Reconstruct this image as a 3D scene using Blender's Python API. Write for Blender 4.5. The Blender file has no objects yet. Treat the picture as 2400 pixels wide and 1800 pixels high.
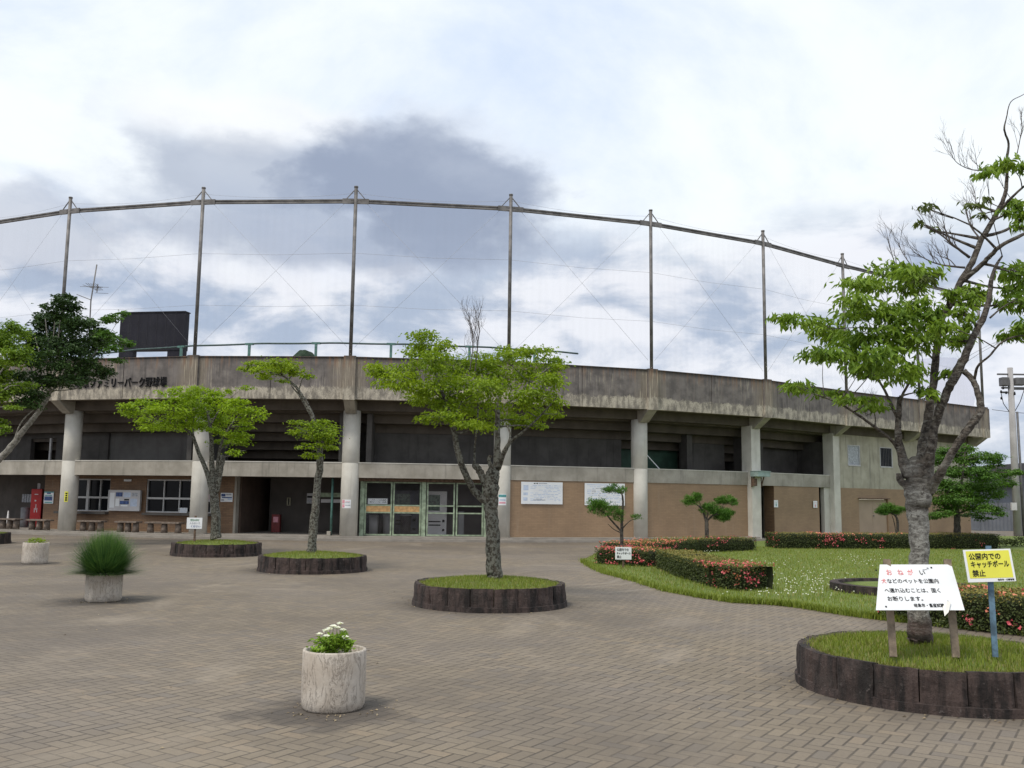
import bpy, bmesh, math, random
import numpy as np
from mathutils import Vector, Matrix, noise as mnoise

S = bpy.context.scene
COL = S.collection
rng = random.Random(7)

# ------------------------------------------------------------------ camera
FPX, PITCH, ROLL, HC = 2200.0, math.atan(270 / 2200), math.radians(0.75), 1.6
CT, ST, CR, SR = math.cos(PITCH), math.sin(PITCH), math.cos(ROLL), math.sin(ROLL)
cam_d = bpy.data.cameras.new('camera')
cam = bpy.data.objects.new('camera', cam_d); COL.objects.link(cam); S.camera = cam
cam_d.sensor_width = 36.0; cam_d.lens = FPX / 2400 * 36.0
cam_d.clip_start = 0.1; cam_d.clip_end = 5000
_R = Vector((1, 0, 0)); _U = Vector((0, -ST, CT)); _F = Vector((0, CT, ST))
_r = CR * _R + SR * _U; _u = -SR * _R + CR * _U
cam.matrix_world = Matrix(((_r.x, _u.x, -_F.x, 0), (_r.y, _u.y, -_F.y, 0), (_r.z, _u.z, -_F.z, HC), (0, 0, 0, 1)))

def ray(px, py):
    a, b = px - 1200, 900 - py
    u = (a * CR - b * SR) / FPX; v = (a * SR + b * CR) / FPX
    return Vector((u, CT - v * ST, ST + v * CT))
def W(px, py, Y):
    d = ray(px, py); return Vector((0, 0, HC)) + d * (Y / d.y)
def G(px, py, z=0.0):
    d = ray(px, py); return Vector((0, 0, HC)) + d * ((z - HC) / d.z)

# ------------------------------------------------------------------ light
S.view_settings.view_transform = 'Standard'; S.view_settings.look = 'None'
S.view_settings.exposure = 0.22; S.view_settings.gamma = 1.0
SUN_EL, SUN_AZ = math.radians(58), math.radians(-140)     # azimuth from +Y towards +X
wd = bpy.data.worlds.new('World'); S.world = wd; wd.use_nodes = True
def build_world():
    nt = wd.node_tree; nt.nodes.clear()
    def n(t, ins=None, **pr):
        x = nt.nodes.new(t)
        for k, v in pr.items(): setattr(x, k, v)
        for k, v in (ins or {}).items():
            if isinstance(v, bpy.types.NodeSocket): nt.links.new(v, x.inputs[k])
            else: x.inputs[k].default_value = v
        return x
    def m(op, a, b=0.0, c=0.0): return n('ShaderNodeMath', {0: a, 1: b, 2: c}, operation=op).outputs[0]
    def smooth(v, a, b, lo=0.0, hi=1.0):
        return n('ShaderNodeMapRange', {'Value': v, 'From Min': a, 'From Max': b, 'To Min': lo, 'To Max': hi}, interpolation_type='SMOOTHSTEP').outputs[0]
    def mix(f, a, b):
        x = n('ShaderNodeMix', data_type='RGBA')
        for i, v in ((0, f), (6, a), (7, b)):
            if isinstance(v, bpy.types.NodeSocket): nt.links.new(v, x.inputs[i])
            else: x.inputs[i].default_value = v
        return x.outputs[2]
    tc = n('ShaderNodeTexCoord').outputs['Generated']
    sp = n('ShaderNodeSeparateXYZ', {0: tc}); x, y, z = sp.outputs
    az = m('ARCTAN2', x, y)
    v = m('DIVIDE', z, m('SQRT', m('ADD', m('MULTIPLY', x, x), m('MULTIPLY', y, y))))
    zz = m('ADD', m('MAXIMUM', z, 0.0), 0.16)
    P = n('ShaderNodeCombineXYZ', {0: m('DIVIDE', x, zz), 1: m('DIVIDE', y, zz), 2: 0.0}).outputs[0]
    def nz(vec, sc, det=7, rough=0.55, dist=0.0):
        return n('ShaderNodeTexNoise', {'Vector': vec, 'Scale': sc, 'Detail': det, 'Roughness': rough, 'Distortion': dist}).outputs[0]
    AV = n('ShaderNodeCombineXYZ', {0: az, 1: m('MULTIPLY', v, 1.5), 2: 0.3}).outputs[0]
    AH = n('ShaderNodeCombineXYZ', {0: az, 1: m('MULTIPLY', v, 2.1), 2: 1.7}).outputs[0]
    nb = nz(AV, 7.0, 8, 0.55); nb2 = nz(AV, 22.0, 6, 0.55)
    # high thin bright cloud with pale blue gaps
    gap = smooth(nz(P, 0.9, 9, 0.58, 0.5), 0.43, 0.64)
    top = mix(m('MULTIPLY', gap, 0.85), (0.89, 0.935, 0.96, 1), (0.57, 0.68, 0.87, 1))
    # lower grey bands
    band = smooth(nz(AH, 6.5, 9, 0.58, 0.2), 0.42, 0.62)
    low = mix(band, (0.80, 0.81, 0.86, 1), (0.36, 0.43, 0.56, 1))
    vw = m('ADD', v, m('MULTIPLY', m('SUBTRACT', nb, 0.5), 0.16))
    c = mix(m('MULTIPLY', smooth(vw, 0.34, 0.22), 0.92), top, low)
    # the big dark cumulus base over the stadium: three lobes with a ragged upper edge
    def lobe(px, py, rx, ry, k=1.0):
        u0, v0 = math.atan((px - 1200) / FPX), (1170 - py) / FPX
        du = m('DIVIDE', m('SUBTRACT', az, u0), rx / FPX); dv = m('DIVIDE', m('SUBTRACT', v, v0), ry / FPX)
        r = m('SQRT', m('ADD', m('MULTIPLY', du, du), m('MULTIPLY', dv, dv)))
        r = m('ADD', r, m('ADD', m('MULTIPLY', m('SUBTRACT', nb, 0.5), 1.15), m('MULTIPLY', m('SUBTRACT', nb2, 0.5), 0.55)))
        return m('MULTIPLY', smooth(r, 1.0, 0.5), k)
    halo = m('MAXIMUM', lobe(650, 470, 620, 260, 1.0), lobe(1020, 440, 380, 270, 1.0))
    c = mix(m('MULTIPLY', halo, 0.5), c, (0.58, 0.63, 0.73, 1))
    d = m('MAXIMUM', lobe(610, 440, 430, 150, 0.62), m('MAXIMUM', lobe(900, 415, 390, 170, 1.0), lobe(1030, 470, 330, 190, 1.0)))
    d = m('MAXIMUM', d, m('MAXIMUM', lobe(760, 560, 560, 110, 0.62), lobe(60, 620, 260, 130, 0.5)))
    d = m('MULTIPLY', d, smooth(nb, 0.25, 0.6, 0.75, 1.0))
    c = mix(m('MULTIPLY', d, 0.95), c, (0.285, 0.335, 0.445, 1))
    rim = m('MULTIPLY', lobe(560, 300, 330, 90, 0.9), m('SUBTRACT', 1.0, d)); c = mix(m('MULTIPLY', rim, 0.7), c, (0.92, 0.93, 0.94, 1))
    sky = n('ShaderNodeTexSky', sky_type='NISHITA', sun_disc=False, sun_elevation=SUN_EL, sun_rotation=SUN_AZ)
    bg1 = n('ShaderNodeBackground', {'Color': sky.outputs[0], 'Strength': 0.10})
    bg2 = n('ShaderNodeBackground', {'Color': c, 'Strength': 1.0})
    ms = n('ShaderNodeMixShader', {0: 0.93, 1: bg1.outputs[0], 2: bg2.outputs[0]})
    out = n('ShaderNodeOutputWorld', {0: ms.outputs[0]})
build_world()
sd = bpy.data.lights.new('sun', 'SUN'); sd.energy = 2.0; sd.angle = math.radians(13); sd.color = (1.0, 0.92, 0.80)
so = bpy.data.objects.new('sun', sd); COL.objects.link(so)
_sd = Vector((math.sin(SUN_AZ) * math.cos(SUN_EL), math.cos(SUN_AZ) * math.cos(SUN_EL), math.sin(SUN_EL)))
so.rotation_euler = (-_sd).to_track_quat('-Z', 'Y').to_euler(); so.location = _sd * 60

# ------------------------------------------------------------------ materials
class Mt:
    def __init__(s, name):
        s.m = bpy.data.materials.new(name); s.m.use_nodes = True
        s.nt = s.m.node_tree; s.b = s.nt.nodes['Principled BSDF']; s.b.inputs['Roughness'].default_value = 0.85
    def n(s, t, ins=None, **pr):
        x = s.nt.nodes.new(t)
        for k, v in pr.items(): setattr(x, k, v)
        for k, v in (ins or {}).items():
            if isinstance(v, bpy.types.NodeSocket): s.nt.links.new(v, x.inputs[k])
            else: x.inputs[k].default_value = v
        return x
    def math(s, op, a, b=0.0, c=0.0): return s.n('ShaderNodeMath', {0: a, 1: b, 2: c}, operation=op).outputs[0]
    def mix(s, f, a, b, blend='MIX'):
        x = s.n('ShaderNodeMix', data_type='RGBA', blend_type=blend)
        for i, v in ((0, f), (6, a), (7, b)):
            if isinstance(v, bpy.types.NodeSocket): s.nt.links.new(v, x.inputs[i])
            elif i and len(v) == 3: x.inputs[i].default_value = (*v, 1)
            else: x.inputs[i].default_value = v
        return x.outputs[2]
    def rmp(s, v, a, b, lo=0.0, hi=1.0):
        return s.n('ShaderNodeMapRange', {'Value': v, 'From Min': a, 'From Max': b, 'To Min': lo, 'To Max': hi}, interpolation_type='SMOOTHSTEP').outputs[0]
    def pos(s): return s.n('ShaderNodeNewGeometry').outputs['Position']
    def uv(s): return s.n('ShaderNodeTexCoord').outputs['UV']
    def scale(s, v, sc, rot=0.0): return s.n('ShaderNodeMapping', {'Vector': v, 'Scale': sc, 'Rotation': (0, 0, rot)}).outputs[0]
    def noise(s, v, sc, det=5, rough=0.55, dist=0.0):
        return s.n('ShaderNodeTexNoise', {'Vector': v, 'Scale': sc, 'Detail': det, 'Roughness': rough, 'Distortion': dist}).outputs[0]
    def col(s, c):
        if isinstance(c, bpy.types.NodeSocket): s.nt.links.new(c, s.b.inputs['Base Color'])
        else: s.b.inputs['Base Color'].default_value = (*c, 1)
    def bump(s, h, st=0.3, dist=0.02):
        b = s.n('ShaderNodeBump', {'Height': h, 'Strength': st, 'Distance': dist}); s.nt.links.new(b.outputs[0], s.b.inputs['Normal'])

def simple(name, c, rough=0.8, var=0.25, sc=6.0, metal=0.0, bump=0.0):
    s = Mt(name); p = s.pos(); f = s.noise(p, sc, 6)
    s.col(s.mix(s.rmp(f, 0.3, 0.7), tuple(max(0, x * (1 - var)) for x in c), tuple(x * (1 + var) for x in c)))
    s.b.inputs['Roughness'].default_value = rough; s.b.inputs['Metallic'].default_value = metal
    if bump: s.bump(s.noise(p, sc * 4, 5), bump, 0.01)
    if max(c) < .06: s.b.inputs['Specular IOR Level'].default_value = .12
    return s.m

def m_paver():
    s = Mt('block_paving'); p = s.pos(); wd_ = 0.104
    q = s.scale(p, (1 / wd_, 1 / wd_, 0), math.radians(33))
    sp = s.n('ShaderNodeSeparateXYZ', {0: q}); M = s.math
    i, j = M('FLOOR', sp.outputs[0]), M('FLOOR', sp.outputs[1]); fx, fy = M('FRACT', sp.outputs[0]), M('FRACT', sp.outputs[1])
    k = M('FLOORED_MODULO', M('SUBTRACT', i, j), 4.0)
    eq = lambda v: M('COMPARE', k, v, 0.4)
    e0, e1, e2, e3 = eq(0.0), eq(1.0), eq(2.0), eq(3.0)
    l, r, b, t = fx, M('SUBTRACT', 1.0, fx), fy, M('SUBTRACT', 1.0, fy)
    big = lambda d, mask: M('ADD', d, M('MULTIPLY', mask, 9.0))
    dist = M('MINIMUM', M('MINIMUM', big(l, e1), big(r, e0)), M('ADD', M('MINIMUM', big(b, e2), big(t, e3)), 0.03))
    idv = s.n('ShaderNodeCombineXYZ', {0: M('SUBTRACT', i, e1), 1: M('SUBTRACT', j, e2), 2: M('ADD', e2, e3)}).outputs[0]
    rnd = s.n('ShaderNodeTexWhiteNoise', {'Vector': idv}, noise_dimensions='3D')
    joint = s.rmp(dist, 0.035, 0.11, 1.0, 0.0)
    cell = s.rmp(rnd.outputs[0], 0.0, 1.0)
    c = s.mix(cell, (0.178, 0.144, 0.102), (0.226, 0.184, 0.130))
    c = s.mix(s.rmp(rnd.outputs[0], .86, .95, 0, .3), c, (0.28, 0.205, 0.13)); c = s.mix(s.rmp(rnd.outputs[0], .12, .05, 0, .35), c, (0.155, 0.142, 0.132))
    c = s.mix(s.rmp(s.noise(p, 0.35, 5), 0.35, 0.7), c, s.mix(0.5, c, (0.20, 0.172, 0.15)))
    c = s.mix(s.math('MULTIPLY', s.rmp(s.noise(p, 38.0, 5, 0.7), 0.35, 0.75), 0.45), c, (0.12, 0.10, 0.085))
    c = s.mix(s.math('MULTIPLY', s.rmp(s.noise(p, 1.3, 7, 0.65), 0.55, 0.78), 0.55), c, (0.115, 0.097, 0.085))
    jn = s.rmp(s.noise(p, 2.2, 4), 0.3, 0.65, 0.55, 1.0)
    c = s.mix(M('MULTIPLY', M('MULTIPLY', joint, jn), 0.78), c, (0.032, 0.027, 0.022))
    c = s.mix(s.math('MULTIPLY', s.rmp(s.noise(p, 0.22, 7, 0.62), 0.45, 0.64), 0.55), c, (0.10, 0.083, 0.068)); c = s.mix(s.math('MULTIPLY', s.rmp(s.noise(s.scale(p, (1, .6, 1), .5), 0.5, 7, 0.65, 0.8), 0.54, 0.7), 0.4), c, (0.31, 0.262, 0.205))
    # darker patches with ragged edges around the pots and tree rings
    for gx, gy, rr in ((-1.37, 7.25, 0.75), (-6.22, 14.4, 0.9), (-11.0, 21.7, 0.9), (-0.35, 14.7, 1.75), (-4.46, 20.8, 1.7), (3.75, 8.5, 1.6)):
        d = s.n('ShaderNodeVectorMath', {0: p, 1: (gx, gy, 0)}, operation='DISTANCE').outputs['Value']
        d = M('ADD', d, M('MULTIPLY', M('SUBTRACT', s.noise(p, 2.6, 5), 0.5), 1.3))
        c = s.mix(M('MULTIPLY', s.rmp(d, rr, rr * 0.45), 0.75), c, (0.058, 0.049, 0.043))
    # pale tyre arcs where vehicles turn towards the lawn
    tc_ = G(1120, 1345); d = s.n('ShaderNodeVectorMath', {0: p, 1: (tc_.x, tc_.y, 0)}, operation='DISTANCE').outputs['Value']
    d = M('ADD', d, M('MULTIPLY', s.noise(p, 0.5, 2), 0.5)); right = s.rmp(s.n('ShaderNodeSeparateXYZ', {0: p}).outputs[0], 0.6, 2.0)
    for rr in (3.35, 3.75, 4.7):
        w = s.rmp(M('ABSOLUTE', M('SUBTRACT', d, rr)), 0.14, 0.02); c = s.mix(M('MULTIPLY', M('MULTIPLY', w, right), s.rmp(s.noise(p, 3, 4), .3, .7, .1, .38)), c, (0.33, 0.29, 0.24))
    s.col(c); s.b.inputs['Roughness'].default_value = 0.88
    s.bump(M('SUBTRACT', M('MULTIPLY', s.noise(p, 60, 4), 0.25), joint), 0.6, 0.006)
    return s.m

def m_fascia():
    s = Mt('weathered_fascia_concrete'); uv = s.uv(); sp = s.n('ShaderNodeSeparateXYZ', {0: uv}); v = sp.outputs[1]
    M = s.math
    st = s.noise(s.scale(uv, (5.5, 0.28, 1)), 1.0, 8, 0.65); st2 = s.noise(s.scale(uv, (19.0, 0.5, 1)), 1.0, 6, 0.65)
    bl = s.noise(uv, 2.2, 7, 0.6); sp2 = s.noise(uv, 26, 5, 0.7)
    big = s.noise(uv, 0.55, 5, 0.6); u = sp.outputs[0]
    near = M('ABSOLUTE', M('SUBTRACT', M('FLOORED_MODULO', M('ADD', M('DIVIDE', u, 5.95), 0.5), 1.0), 0.5))
    nearp = s.rmp(M('ADD', near, M('MULTIPLY', M('SUBTRACT', bl, 0.5), 0.12)), 0.15, 0.03)
    c = s.mix(s.rmp(bl, 0.32, 0.68), (0.105, 0.094, 0.090), (0.195, 0.175, 0.164))
    c = s.mix(M('MULTIPLY', s.rmp(st, 0.5, 0.66), 0.55), c, (0.215, 0.185, 0.16))
    c = s.mix(M('MULTIPLY', s.rmp(st, 0.46, 0.34), 0.6), c, (0.055, 0.047, 0.045))
    # lime runs: sparse, gathered near the pilasters
    lime = M('MULTIPLY', s.rmp(st2, 0.53, 0.61), M('MAXIMUM', s.rmp(big, 0.48, 0.66), nearp))
    c = s.mix(M('MULTIPLY', nearp, 0.55), c, (0.27, 0.225, 0.165))
    c = s.mix(M('MULTIPLY', lime, 0.8), c, (0.47, 0.42, 0.33))
    e = M('ADD', v, M('ADD', M('MULTIPLY', M('SUBTRACT', s.noise(s.scale(uv, (2.2, 0.8, 1)), 1.0, 8, 0.7), 0.5), 0.55), M('MULTIPLY', M('SUBTRACT', sp2, 0.5), 0.35)))
    band = s.rmp(e, 5.68, 5.60)
    crust = s.mix(s.rmp(s.noise(s.scale(uv, (4, 1.5, 1)), 1.0, 8, .7), 0.40, 0.60), (0.20, 0.18, 0.15), (0.52, 0.47, 0.38))
    c = s.mix(M('MULTIPLY', band, s.rmp(sp2, 0.66, 0.46, 0.3, 0.92)), c, crust)
    c = s.mix(M('MULTIPLY', s.rmp(M('ADD', v, M('MULTIPLY', bl, 0.3)), 6.70, 6.92), 0.8), c, (0.040, 0.034, 0.031))
    rust = M('MULTIPLY', s.rmp(M('ADD', v, M('MULTIPLY', bl, 0.6)), 6.5, 6.95), s.rmp(st, 0.5, 0.6))
    c = s.mix(M('MULTIPLY', rust, 0.5), c, (0.22, 0.115, 0.06))
    s.col(c); s.bump(M('ADD', sp2, st2), 0.25, 0.02); return s.m

def m_concrete(name, lo, hi, stain=(0.10, 0.095, 0.085), k=0.5, formwork=True):
    s = Mt(name); p = s.pos(); M = s.math
    a = s.noise(p, 1.4, 7, 0.6); b = s.noise(s.scale(p, (4.5, 4.5, 0.35)), 1.0, 7, 0.65); d = s.noise(p, 30, 5, 0.7)
    c = s.mix(s.rmp(a, 0.3, 0.7), lo, hi)
    c = s.mix(M('MULTIPLY', s.rmp(b, 0.52, 0.72), k), c, stain)
    c = s.mix(M('MULTIPLY', s.rmp(d, 0.58, 0.75), 0.35), c, stain)
    s.col(c); s.bump(M('ADD', d, b), 0.15, 0.01); return s.m

def m_tile(name, c1, c2, mortar, bw=0.235, bh=0.065):
    s = Mt(name); uv = s.uv()
    br = s.n('ShaderNodeTexBrick', {'Vector': uv, 'Color1': (*c1, 1), 'Color2': (*c2, 1), 'Mortar': (*mortar, 1), 'Scale': 1.0,
             'Mortar Size': 0.006, 'Mortar Smooth': 0.2, 'Bias': 0.0, 'Brick Width': bw, 'Row Height': bh})
    f = s.noise(uv, 0.9, 6, 0.6)
    c = s.mix(s.rmp(f, 0.3, 0.75), br.outputs[0], s.mix(0.35, br.outputs[0], (0.12, 0.08, 0.05)))
    c = s.mix(s.math('MULTIPLY', s.rmp(s.noise(s.scale(uv, (5, .4, 1)), 1.0, 6, .65), .55, .75), .3), c, (0.33, 0.26, 0.19))
    s.col(c); s.b.inputs['Roughness'].default_value = 0.7; s.bump(br.outputs['Fac'], -0.25, 0.005); return s.m

def m_leaf(name, c, c2=None, tr=0.35, rough=0.5):
    s = Mt(name); c2 = c2 or tuple(x * 1.5 for x in c)
    at = s.n('ShaderNodeAttribute', attribute_name='shade').outputs['Fac']
    k = s.mix(at, c, c2); s.col(k); s.b.inputs['Roughness'].default_value = rough
    s.b.inputs['Specular IOR Level'].default_value = 0.3
    t = s.n('ShaderNodeBsdfTranslucent', {'Color': s.mix(0.5, k, s.mix(1.0, k, (1.25, 1.25, 0.5), 'MULTIPLY'))})
    mx = s.n('ShaderNodeMixShader', {0: tr, 1: s.b.outputs[0], 2: t.outputs[0]})
    s.nt.links.new(mx.outputs[0], s.nt.nodes['Material Output'].inputs[0]); return s.m

def m_bark(name, lo, hi, lichen, sc=9, amt=0.6):
    s = Mt(name); p = s.pos(); M = s.math
    a = s.noise(s.scale(p, (1, 1, 0.45)), sc, 8, 0.65, 0.5); b = s.noise(p, sc * 1.7, 6, 0.6); d = s.noise(p, sc * 5, 5, 0.7)
    c = s.mix(s.rmp(a, 0.35, 0.65), lo, hi)
    c = s.mix(M('MULTIPLY', s.rmp(b, 0.44, 0.56), amt), c, lichen)
    c = s.mix(M('MULTIPLY', s.rmp(d, 0.55, 0.7), 0.6), c, lo)
    s.col(c); s.b.inputs['Roughness'].default_value = 0.95; s.bump(M('ADD', a, d), 0.9, 0.03); return s.m

def m_cherry():
    s = Mt('pale_cherry_bark'); p = s.pos(); M = s.math
    a = s.noise(s.scale(p, (1, 1, 2.6)), 13, 7, 0.7); b = s.noise(p, 24, 7, 0.7); d = s.noise(p, 4, 5); z = s.n('ShaderNodeSeparateXYZ', {0: p}).outputs[2]
    pale = s.mix(s.rmp(a, 0.38, 0.6), (0.17, 0.16, 0.142), (0.40, 0.39, 0.355))
    pale = s.mix(M('MULTIPLY', s.rmp(b, 0.52, 0.6), 0.75), pale, (0.06, 0.052, 0.045))
    dark = s.mix(s.rmp(b, 0.4, 0.6), (0.035, 0.028, 0.023), (0.135, 0.115, 0.095)); dark = s.mix(M('MULTIPLY', s.rmp(a, 0.52, 0.62), 0.55), dark, (0.30, 0.29, 0.26))
    c = s.mix(s.rmp(M('ADD', z, M('MULTIPLY', M('SUBTRACT', d, 0.5), 1.4)), 1.55, 2.0), pale, dark)
    c = s.mix(s.rmp(M('ADD', z, M('MULTIPLY', M('SUBTRACT', b, 0.5), 0.3)), 0.66, 0.56, 0.0, 0.8), c, (0.075, 0.042, 0.034))
    s.col(c); s.b.inputs['Roughness'].default_value = 0.95; s.bump(M('ADD', a, b), 0.9, 0.03); return s.m

def m_grass(name, lo, hi, dry):
    s = Mt(name); p = s.pos(); M = s.math
    c = s.mix(s.rmp(s.noise(p, 1.2, 7, 0.65), 0.3, 0.7), lo, hi)
    c = s.mix(M('MULTIPLY', s.rmp(s.noise(p, 6.5, 6, 0.7), 0.5, 0.72), 0.6), c, dry)
    c = s.mix(M('MULTIPLY', s.rmp(s.noise(p, 70, 4, 0.7), 0.45, 0.7), 0.5), c, tuple(x * 0.45 for x in lo))
    s.col(c); s.bump(s.noise(p, 90, 4), 0.8, 0.03); return s.m

def m_pot():
    s = Mt('pitted_stone_pot'); p = s.pos(); M = s.math
    q = s.n('ShaderNodeMapping', {'Vector': p, 'Rotation': (0, math.radians(22), 0), 'Scale': (6, 6, 1.7)}).outputs[0]
    v = s.noise(q, 2.6, 8, 0.68, 1.0); a = s.noise(p, 5, 6); pits = s.noise(p, 34, 4, 0.6)
    c = s.mix(s.rmp(a, 0.3, 0.7), (0.42, 0.365, 0.305), (0.54, 0.49, 0.43))
    crack = M('MULTIPLY', s.rmp(v, 0.47, 0.5), s.rmp(v, 0.53, 0.5))
    c = s.mix(M('MULTIPLY', crack, 0.55), c, (0.13, 0.105, 0.085))
    c = s.mix(M('MULTIPLY', s.rmp(s.noise(q, 5.5, 7, .7), 0.58, 0.7), 0.4), c, (0.27, 0.22, 0.18))
    c = s.mix(M('MULTIPLY', s.rmp(pits, 0.68, 0.74), 0.7), c, (0.10, 0.085, 0.07))
    s.col(c); s.bump(M('SUBTRACT', M('MULTIPLY', pits, -1.0), crack), 0.4, 0.01); return s.m

def m_blocks():
    s = Mt('dark_mossy_stone_blocks'); p = s.pos(); M = s.math
    st = s.noise(s.scale(p, (7, 7, 1.4)), 1.0, 8, 0.7); a = s.noise(p, 3, 6); f = s.noise(p, 22, 6, 0.7)
    c = s.mix(s.rmp(st, 0.38, 0.62), (0.011, 0.008, 0.0075), (0.070, 0.048, 0.042))
    c = s.mix(M('MULTIPLY', s.rmp(a, 0.48, 0.68), 0.5), c, (0.030, 0.026, 0.023))
    c = s.mix(M('MULTIPLY', s.rmp(f, 0.60, 0.70), 0.6), c, (0.17, 0.145, 0.135))
    s.col(c); s.b.inputs['Roughness'].default_value = 0.92; s.bump(M('ADD', st, f), 0.8, 0.03); return s.m

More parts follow.
